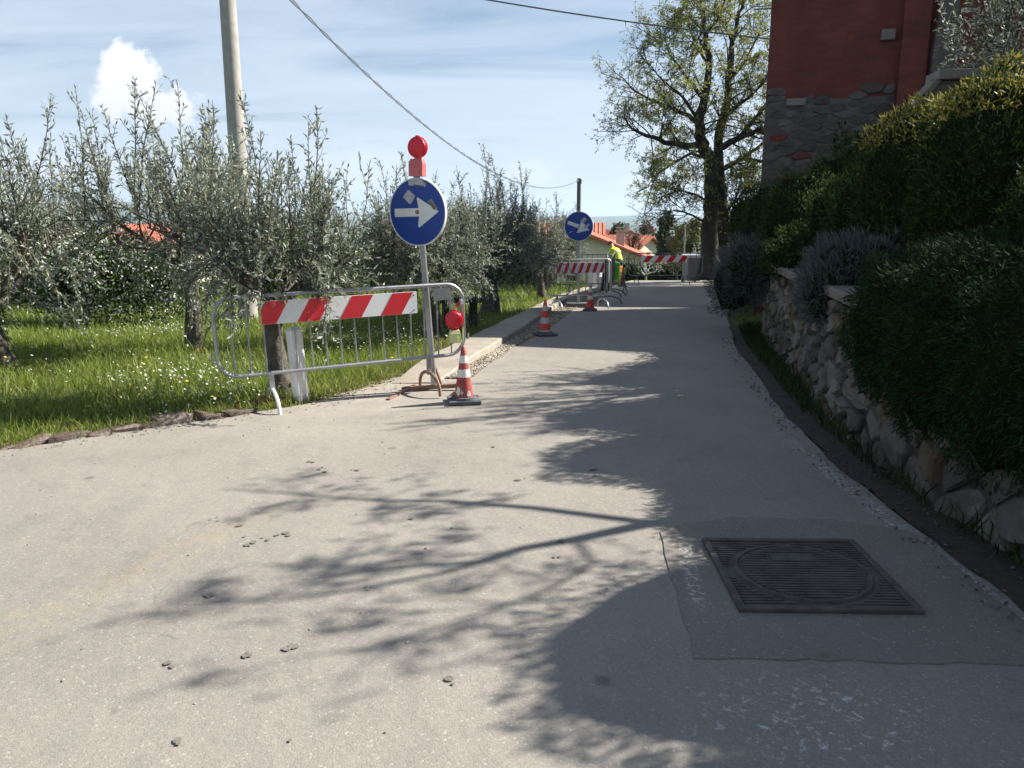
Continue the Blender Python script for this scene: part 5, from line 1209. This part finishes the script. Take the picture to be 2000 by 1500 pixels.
# ------------------------------------------------------------------ houses and trees down the hill
m_cream = M('cream_render', (0.72, 0.66, 0.50), (0.82, 0.76, 0.60), 1.2, 0.9, 0.15, 20)
m_greyw = M('grey_render', (0.36, 0.33, 0.29), (0.46, 0.43, 0.38), 1.2, 0.9, 0.15, 20)
m_tile = M('roof_tiles', (0.36, 0.10, 0.06), (0.50, 0.19, 0.12), 1.8, 0.85, 0.3, 12)
m_glass = M('dark_glass', (0.02, 0.025, 0.03), (0.04, 0.045, 0.05), 2, 0.15)
m_shutter = M('brown_shutter', (.10, .05, .03), (.15, .08, .05), 5, .7)
def house(name, label, loc, rotz, wx, wy, hw, pitch, wallm, windows, chims=(), over=.5, group=None):
    """gable faces local -y/+y, ridge along y; origin at the ground centre of the -y gable"""
    t = T(name, label, 'house', loc, rotz, group); rise = wx / 2 * math.tan(pitch)
    q = MB(); q.prism([(-wx / 2, -.6), (wx / 2, -.6), (wx / 2, hw), (0, hw + rise), (-wx / 2, hw)], 0, wy); wo_ = q.obj('wall', wallm, t)
    q = MB(); e = over; th = .14; dz = e * math.tan(pitch)
    q.prism([(-wx / 2 - e, hw - dz + .02), (0, hw + rise + .02), (wx / 2 + e, hw - dz + .02), (wx / 2 + e, hw - dz + .02 + th), (0, hw + rise + .02 + th), (-wx / 2 - e, hw - dz + .02 + th)], -e, wy + e); ro = q.obj('roof', m_tile, t)
    # rows of cover tiles on both slopes
    q = MB(); n = int((wy + 2 * e) / .45)
    for k in range(n):
        y = -e + .22 + k * .45
        for s_ in (-1, 1): q.tube([(s_ * .05, y, hw + rise + .02 + th), (s_ * (wx / 2 + e - .02), y, hw - dz + .02 + th + .01)], .085, 5)
    rt_ = q.obj('roof_tile_rows', m_tile, ro); rt_['kind'] = 'stuff'
    for s_ in (-1, 1):
        q = MB(); q.tube([(s_ * (wx / 2 + e + .04), -e, hw - dz + .02), (s_ * (wx / 2 + e + .04), wy + e, hw - dz + .02)], .07, 6); q.obj('gutter', m_rust, ro)
    for (face, u, z, w_, h_) in windows:
        q = MB(); f2 = MB(); s2_ = MB()
        if face == 'f': c = (u, -.03, z); q.box(c, (w_, .05, h_)); f2.box((u, -.06, z), (w_ + .16, .04, .07)); s2_.box((u, -.08, z - h_ / 2 - .05), (w_ + .3, .16, .08))
        else:
            sx = (wx / 2 + .03) * (1 if face == 'r' else -1); q.box((sx, u, z), (.05, w_, h_)); f2.box((sx * 1.005, u, z), (.06, w_ + .16, .07)); s2_.box((sx * 1.01, u, z - h_ / 2 - .05), (.16, w_ + .3, .08))
        wn_ = q.obj('window', m_glass, t); f2.obj('glazing_bar', m_paintwhite, wn_); s2_.obj('sill', m_greyw, wn_)
    for (x, y, h_) in chims:
        zr = hw + rise - abs(x) * math.tan(pitch); q = MB(); q.box((x, y, zr + h_ / 2 - .2), (.5, .5, h_ + .4), bev=.02); ch = q.obj('chimney', m_greyw, ro)
        q = MB(); q.box((x, y, zr + h_ + .06), (.7, .7, .1)); q.box((x, y, zr + h_ + .26), (.6, .6, .06)); q.box((x - .2, y, zr + h_ + .16), (.08, .4, .14)); q.box((x + .2, y, zr + h_ + .16), (.08, .4, .14)); q.obj('chimney_cap', m_greyw, ch)
    return t
def hp(px, py, Y):
    d_ = pix_dir(px, py); k = Y / d_.y; return d_.x * k, CAM_H + d_.z * k
# house nearest behind the road works: ridge runs away, one long slope drops to the right
x0, zr = hp(1150, 463, 50); z0 = H(x0, 50)
house('village_house', 'cream house with large red tiled roof and pale chimney behind the worker', (x0, 50, z0), R(-6), 9.0, 9.0, zr - z0 - 4.5 * math.tan(R(21)), R(21), m_cream,
      [('f', -.9, zr - z0 - 2.3, .8, 1.0), ('f', 2.6, zr - z0 - 3.4, 1.0, 1.2), ('f', 3.2, zr - z0 - 5.0, 1.2, 1.3), ('f', 0.5, zr - z0 - 4.6, 1.0, 1.3), ('r', 3, zr - z0 - 4.6, 1.0, 1.1)], [(1.95, 1.2, 1.05)])
x0, zr = hp(1268, 464, 68); z0 = H(x0, 68)
house('village_house', 'small cream gabled house with red roof behind the lane closing barrier', (x0, 68, z0), R(48), 4.6, 9.0, zr - z0 - 2.3 * math.tan(R(27)), R(27), m_cream, [('f', -.1, zr - z0 - 1.5, .5, .6), ('f', .7, zr - z0 - 3.6, .9, 1.1), ('l', 3, zr - z0 - 2.6, .9, 1.0)], [(-.5, 6.5, .7)], .4)
x0, zr = hp(1172, 438, 92); z0 = H(x0, 92)
house('village_house', 'distant house with red roof and balcony beside a round tree', (x0, 92, z0), R(84), 9.5, 7.0, zr - z0 - 4.75 * math.tan(R(19)), R(19), m_greyw, [('r', 2.2, zr - z0 - 3.0, 1.3, 1.2), ('l', 2.2, zr - z0 - 3.0, 1.6, 1.3), ('l', 5.0, zr - z0 - 3.0, 1.2, 1.2)], [(0, 4, .7)], .6)
x0, zr = hp(1228, 452, 110); z0 = H(x0, 110)
house('village_house', 'far house with red gable and white chimney below the hills', (x0, 110, z0), R(20), 5, 7, zr - z0 - 2.5 * math.tan(R(24)), R(24), m_greyw, [('f', 0, zr - z0 - 2.2, .9, 1.1)], [(.2, 1, .9)], .4)
for px, py, Y, rz, lab in ((455, 444, 52, 70, 'red roofed house glimpsed through the olives beside the concrete pole'),):
    x0, zr = hp(px, py, Y); z0 = H(x0, Y)
    house('village_house', lab, (x0, Y, z0), R(rz), 8.0, 9.0, zr - z0 - 4 * math.tan(R(20)), R(20), m_cream, [('l', 3, zr - z0 - 3, 1, 1.2), ('l', 6, zr - z0 - 3, 1, 1.2), ('r', 4, zr - z0 - 3, 1, 1.2)], [(1, 4, .8)])
# satellite dish on the gable corner of the first house
def bg_tree(name, label, px, ptop, Y, wpx, mat, seed, leaves=5000, L=(.18, .34), W=(.10, .18), shape=1.0, bark=None, twigs=0, group='trees down the hill'):
    x0, zt = hp(px, ptop, Y); z0 = H(x0, Y); h_ = zt - z0; wr = wpx / 1565 * Y / 2
    rg_ = random.Random(seed); rn_ = np.random.default_rng(seed)
    t = T(name, label, 'tree', (x0, Y, z0), 0, group); tw = Wood(); tw.add([Vector((0, 0, -.3)), Vector((.1, 0, h_ * .35)), Vector((0, .1, h_ * .7)), Vector((0, 0, h_ * .92))], [.028 * h_, .02 * h_, .012 * h_, .004 * h_], 8)
    LP = []; LD = []
    nb = 34; clumps = []
    for k in range(nb):
        a = rg_.uniform(0, 6.28); f = rg_.uniform(.22, .98); rad = wr * (math.sin(math.pi * min(1, (f * .9 + .08))) ** .6 if shape == 1 else (1.05 - f)) * rg_.uniform(.55, 1.0)
        tip = Vector((math.cos(a) * rad, math.sin(a) * rad, h_ * f)); b = Vector((0, 0, h_ * max(.15, f - .2)))
        P = [b, b.lerp(tip, .5) + rv(rg_) * .1 * wr, tip]; tw.add(P, [.009 * h_, .006 * h_, .003 * h_], 4); clumps.append((tip, wr * rg_.uniform(.22, .4)))
        for c in range(twigs):
            q0, td = along(P, rg_.uniform(.4, 1)); p3, q3, _ = walk(rg_, q0, td + rv(rg_) * .8, wr * rg_.uniform(.2, .5), 4, .25, .05, .02, .008); tw.add(p3, q3, 3)
    O('trunk', tw.mesh('trunk'), bark or m_bark_oak, t)
    if leaves:
        C = np.array([tuple(c[0]) for c in clumps]); S_ = np.array([c[1] for c in clumps]); pick = rn_.integers(0, nb, leaves); P = C[pick] + rn_.normal(0, .5, (leaves, 3)) * S_[pick][:, None]
        D = rn_.normal(size=(leaves, 3)); D /= np.linalg.norm(D, axis=1, keepdims=True); O('crown', leaf_mesh('crown', P, D, rn_.uniform(*L, leaves), rn_.uniform(*W, leaves), rn_), mat, t)
    return t
m_farolive = leaf_mat('far_olive_green', (.05, .075, .03), (.085, .11, .045), None, .25)
m_fardark = leaf_mat('far_dark_green', (.022, .045, .022), (.045, .07, .03), None, .2)
m_farbrown = leaf_mat('budding_brown', (.11, .07, .055), (.17, .115, .08), None, .3)
m_farwillow = leaf_mat('willow_green', (.10, .12, .035), (.16, .17, .06), None, .35)
bg_tree('village_tree', 'round grey green tree beside the distant red roof', 1207, 436, 80, 34, m_farolive, 201, 6000, (.2, .36), (.12, .2))
bg_tree('village_tree', 'leafless brown tree between the two cream houses', 1236, 452, 58, 60, m_farbrown, 202, 2600, (.08, .14), (.04, .07), twigs=14)
bg_tree('village_tree', 'brown budding tree behind the small gabled house', 1268, 438, 90, 60, m_farbrown, 203, 6000, (.2, .36), (.12, .2))
bg_tree('village_tree', 'dark conifer rising behind the small gabled house', 1302, 424, 66, 54, m_fardark, 204, 9000, (.2, .4), (.1, .16), shape=2)
bg_tree('village_tree', 'pale green willow left of the oak trunk', 1335, 432, 56, 62, m_farwillow, 205, 8000, (.14, .28), (.06, .1), twigs=6)
bg_tree('village_tree', 'second pale willow close behind the oak trunk', 1365, 430, 48, 60, m_farwillow, 206, 6000, (.12, .24), (.06, .1), twigs=8)
bg_tree('village_tree', 'tree with dense crown behind the second sign', 1120, 425, 75, 70, m_farolive, 207, 6000)
for i, (px, pt_, Y, wpx, lab) in enumerate(((60, 430, 60, 160, 'wooded clump below the meadow behind the feathery olive'), (200, 425, 75, 180, 'wooded clump below the meadow behind the blossom bush'), (560, 430, 55, 150, 'wooded clump below the meadow behind the barrier olive'), (760, 432, 65, 150, 'wooded clump below the meadow behind the near arrow sign'), (930, 430, 60, 140, 'wooded clump below the grove behind the twin trunk olive'), (1445, 425, 60, 90, 'green tree behind the oak and the clipped hedge'))):
    bg_tree('village_tree', lab, px, pt_, Y, wpx, m_farolive if i % 2 else m_fardark, 220 + i, 6500, (.22, .4), (.12, .22))
# small bare fruit trees just past the barrier
for i, (px, Y, hh, lab) in enumerate(((1262, 39, 1.9, 'small white stemmed fruit tree behind the left half of the striped board'), (1322, 38, 1.7, 'small bare fruit tree behind the right half of the striped board'), (1215, 40, 1.7, 'little bare fruit tree behind the worker'))):
    x0, _ = hp(px, 540, Y); z0 = H(x0, Y); rg_ = random.Random(300 + i); tw = Wood(); t = T('fruit_tree', lab, 'tree', (x0, Y, z0), 0, 'young fruit trees past the barrier')
    P, q_, _ = walk(rg_, Vector((0, 0, -.1)), Vector((.05, 0, 1)), hh * .5, 5, .1, .1, .06, .045); tw.add(P, q_, 7); LP = []; LD = []
    for k in range(7):
        p2, q2, _ = walk(rg_, along(P, rg_.uniform(.6, 1))[0], Vector((rg_.gauss(0, 1), rg_.gauss(0, 1), .8)), hh * .5, 5, .2, .08, .03, .008); tw.add(p2, q2, 5)
        for c in range(7):
            b, td = along(p2, rg_.uniform(.2, 1)); p3, q3, _ = walk(rg_, b, td + rv(rg_) * .8, hh * .2, 4, .2, .05, .008, .003); tw.add(p3, q3, 3)
            for j in range(3): x, d3 = along(p3, rg_.random()); LP.append(tuple(x + rv(rg_) * .03)); LD.append(tuple(rv(rg_)))
    O('trunk', tw.mesh('trunk'), m_concpole if i == 0 else m_bark_oak, t); O('crown', leaf_mesh('crown', LP, LD, .07, .04, np.random.default_rng(i)), m_petal if i == 0 else m_farwillow, t)
# hedge bordering the yard past the crest
shrub('boundary_hedge', 'grey green boundary hedge past the crest of the lane', 'hedge', (7.6, 42, H(7.6, 42)), [(k * 1.1 - 2.6, .2 * math.sin(k), .7, .8, .6, .95) for k in range(7)], 9000, (.08, .14), (.04, .07), m_farolive, 140)
# ------------------------------------------------------------------ the worker
def skin_body(joints, edges, radii, root, mats_by, name, parent):
    me = bpy.data.meshes.new(name); me.from_pydata(joints, edges, []); o = bpy.data.objects.new(name + '_tmp', me); COL.objects.link(o)
    sk = o.modifiers.new('s', 'SKIN'); sk.use_smooth_shade = True; sb_ = o.modifiers.new('u', 'SUBSURF'); sb_.levels = 2; sb_.render_levels = 2
    for i, r_ in enumerate(radii): me.skin_vertices[0].data[i].radius = r_ if isinstance(r_, tuple) else (r_, r_); me.skin_vertices[0].data[i].use_root = (i == root)
    bpy.context.view_layer.update(); dg = bpy.context.evaluated_depsgraph_get(); m2_ = bpy.data.meshes.new_from_object(o.evaluated_get(dg)); m2_.name = name
    COL.objects.unlink(o); bpy.data.objects.remove(o); m2_.materials.clear()
    for m_ in mats_by[0]: m2_.materials.append(m_)
    for p in m2_.polygons: p.material_index = mats_by[1](p.center); p.use_smooth = True
    ob = link(bpy.data.objects.new(name, m2_)); ob.parent = parent; return ob
WX, WY = 4.30, 33.0
pw = T('person', 'person in yellow high visibility jacket and dark trousers stooping over the trench', 'person', (WX, WY, H(WX, WY) + .01), R(35))
m_hiv = M('hi_vis_yellow', (.50, .62, .02), (.6, .7, .04), 5, .6); m_trous = M('dark_trousers', (.03, .032, .04), (.055, .058, .07), 6, .85); m_skin = M('skin', (.42, .24, .17), (.48, .29, .21), 6, .55); m_boot = M('boots', (.03, .025, .02), (.05, .04, .03), 6, .7)
# facing local +y, bent forward at the hips, hands reaching down to a shovel
J = [(0, -.12, .86), (0, -.04, 1.02), (0, .10, 1.18), (0, .22, 1.28), (0, .30, 1.33),            # 0 pelvis 1 waist 2 chest 3 upper chest 4 neck
     (0, .36, 1.37), (0, .41, 1.44), (0, .44, 1.50),                                            # 5-7 head
     (-.10, -.11, .80), (-.13, .02, .47), (-.14, -.06, .10), (-.15, .06, .045), (-.15, .16, .035),  # 8-12 left leg
     (.10, -.11, .80), (.14, -.04, .47), (.15, -.16, .10), (.16, -.05, .045), (.16, .06, .035),     # 13-17 right leg
     (-.17, .21, 1.25), (-.24, .30, 1.00), (-.13, .46, .84), (-.10, .50, .78),                  # 18-21 left arm, hand
     (.17, .21, 1.25), (.25, .34, 1.02), (.11, .50, .98), (.07, .53, .93)]                      # 22-25 right arm, hand
Eg = [(0, 1), (1, 2), (2, 3), (3, 4), (4, 5), (5, 6), (6, 7), (0, 8), (8, 9), (9, 10), (10, 11), (11, 12), (0, 13), (13, 14), (14, 15), (15, 16), (16, 17), (3, 18), (18, 19), (19, 20), (20, 21), (3, 22), (22, 23), (23, 24), (24, 25)]
Rd = [(.15, .12), (.145, .115), (.17, .13), (.16, .12), .062, .082, .098, .07, .095, .068, .05, .05, .04, .095, .068, .05, .05, .04, .075, .056, .04, .034, .075, .056, .04, .034]
def wmat(c):
    if c.z < .12: return 3
    if c.z < .88 and c.y < .28: return 1
    if (c.y > .30 and c.z > 1.31) or (c.y > .435 and c.z < 1.1): return 2
    return 0
skin_body(J, Eg, Rd, 0, ([m_hiv, m_trous, m_skin, m_boot], wmat), 'body', pw)
q = MB(); q.lathe([(.105, 0), (.11, .03), (.095, .08), (.05, .115), (.0, .12)], 16, (0, .425, 1.47), rot=(R(-35), 0, 0), cap=False); q.obj('hair', M('dark_hair', (.02, .015, .012), (.04, .03, .025), 20, .8), pw, True)
q = MB(); q.lathe([(.178, -.02), (.182, .02)], 24, (0, .03, 1.10), rot=(R(-42), 0, 0), cap=False); q.obj('reflective_band', m_band, pw, True)
for hx, hy, hz in ((-.095, .51, .75), (.07, .545, .90)):
    q = MB()
    for k in range(4): q.tube([(hx - .025 + .016 * k, hy - .01, hz + .02), (hx - .022 + .015 * k, hy + .03, hz - .01), (hx - .02 + .013 * k, hy + .02, hz - .05 - .006 * (k % 3))], [.011, .010, .008], 6)
    q.tube([(hx + .03, hy - .02, hz + .03), (hx + .045, hy + .01, hz), (hx + .03, hy + .02, hz - .02)], [.012, .011, .008], 6); q.obj('fingers', m_skin, pw, True)
sv = T('shovel', 'wooden handled shovel held by the stooping worker', 'shovel', (WX, WY, H(WX, WY) + .01), R(35))
q = MB(); q.tube([(.06, .565, 1.12), (-.10, .535, .72), (-.26, .5, .3)], .016, 8); q.obj('handle', m_wood, sv)
q = MB(); q.box((-.335, .485, .13), (.2, .02, .3), rot=(0, R(22), 0), bev=.008); q.obj('blade', m_steel_dark, sv)
# ------------------------------------------------------------------ distant air
hx_, hy0, hy1, hz0, hz1 = gx.max() + 10, gy.min() - 10, gy.max() + 10, ZZ.min() - 1, max(ZZ.max(), 12) + 3
hz_ = MB(); hz_.box((0, (hy0 + hy1) / 2, (hz0 + hz1) / 2), (2 * hx_, hy1 - hy0, hz1 - hz0)); ho = hz_.obj('haze', None)
m, n, l, b, o_ = mat_base('haze_air'); n.remove(b)
v = N(n, 'ShaderNodeVolumePrincipled'); v.inputs['Color'].default_value = (.66, .82, 1.0, 1); v.inputs['Density'].default_value = 0.00013; v.inputs['Anisotropy'].default_value = .2
l.new(v.outputs[0], o_.inputs['Volume']); ho.data.materials.append(m); tag(ho, 'thin bluish haze filling the valley air', 'haze', kind='stuff')
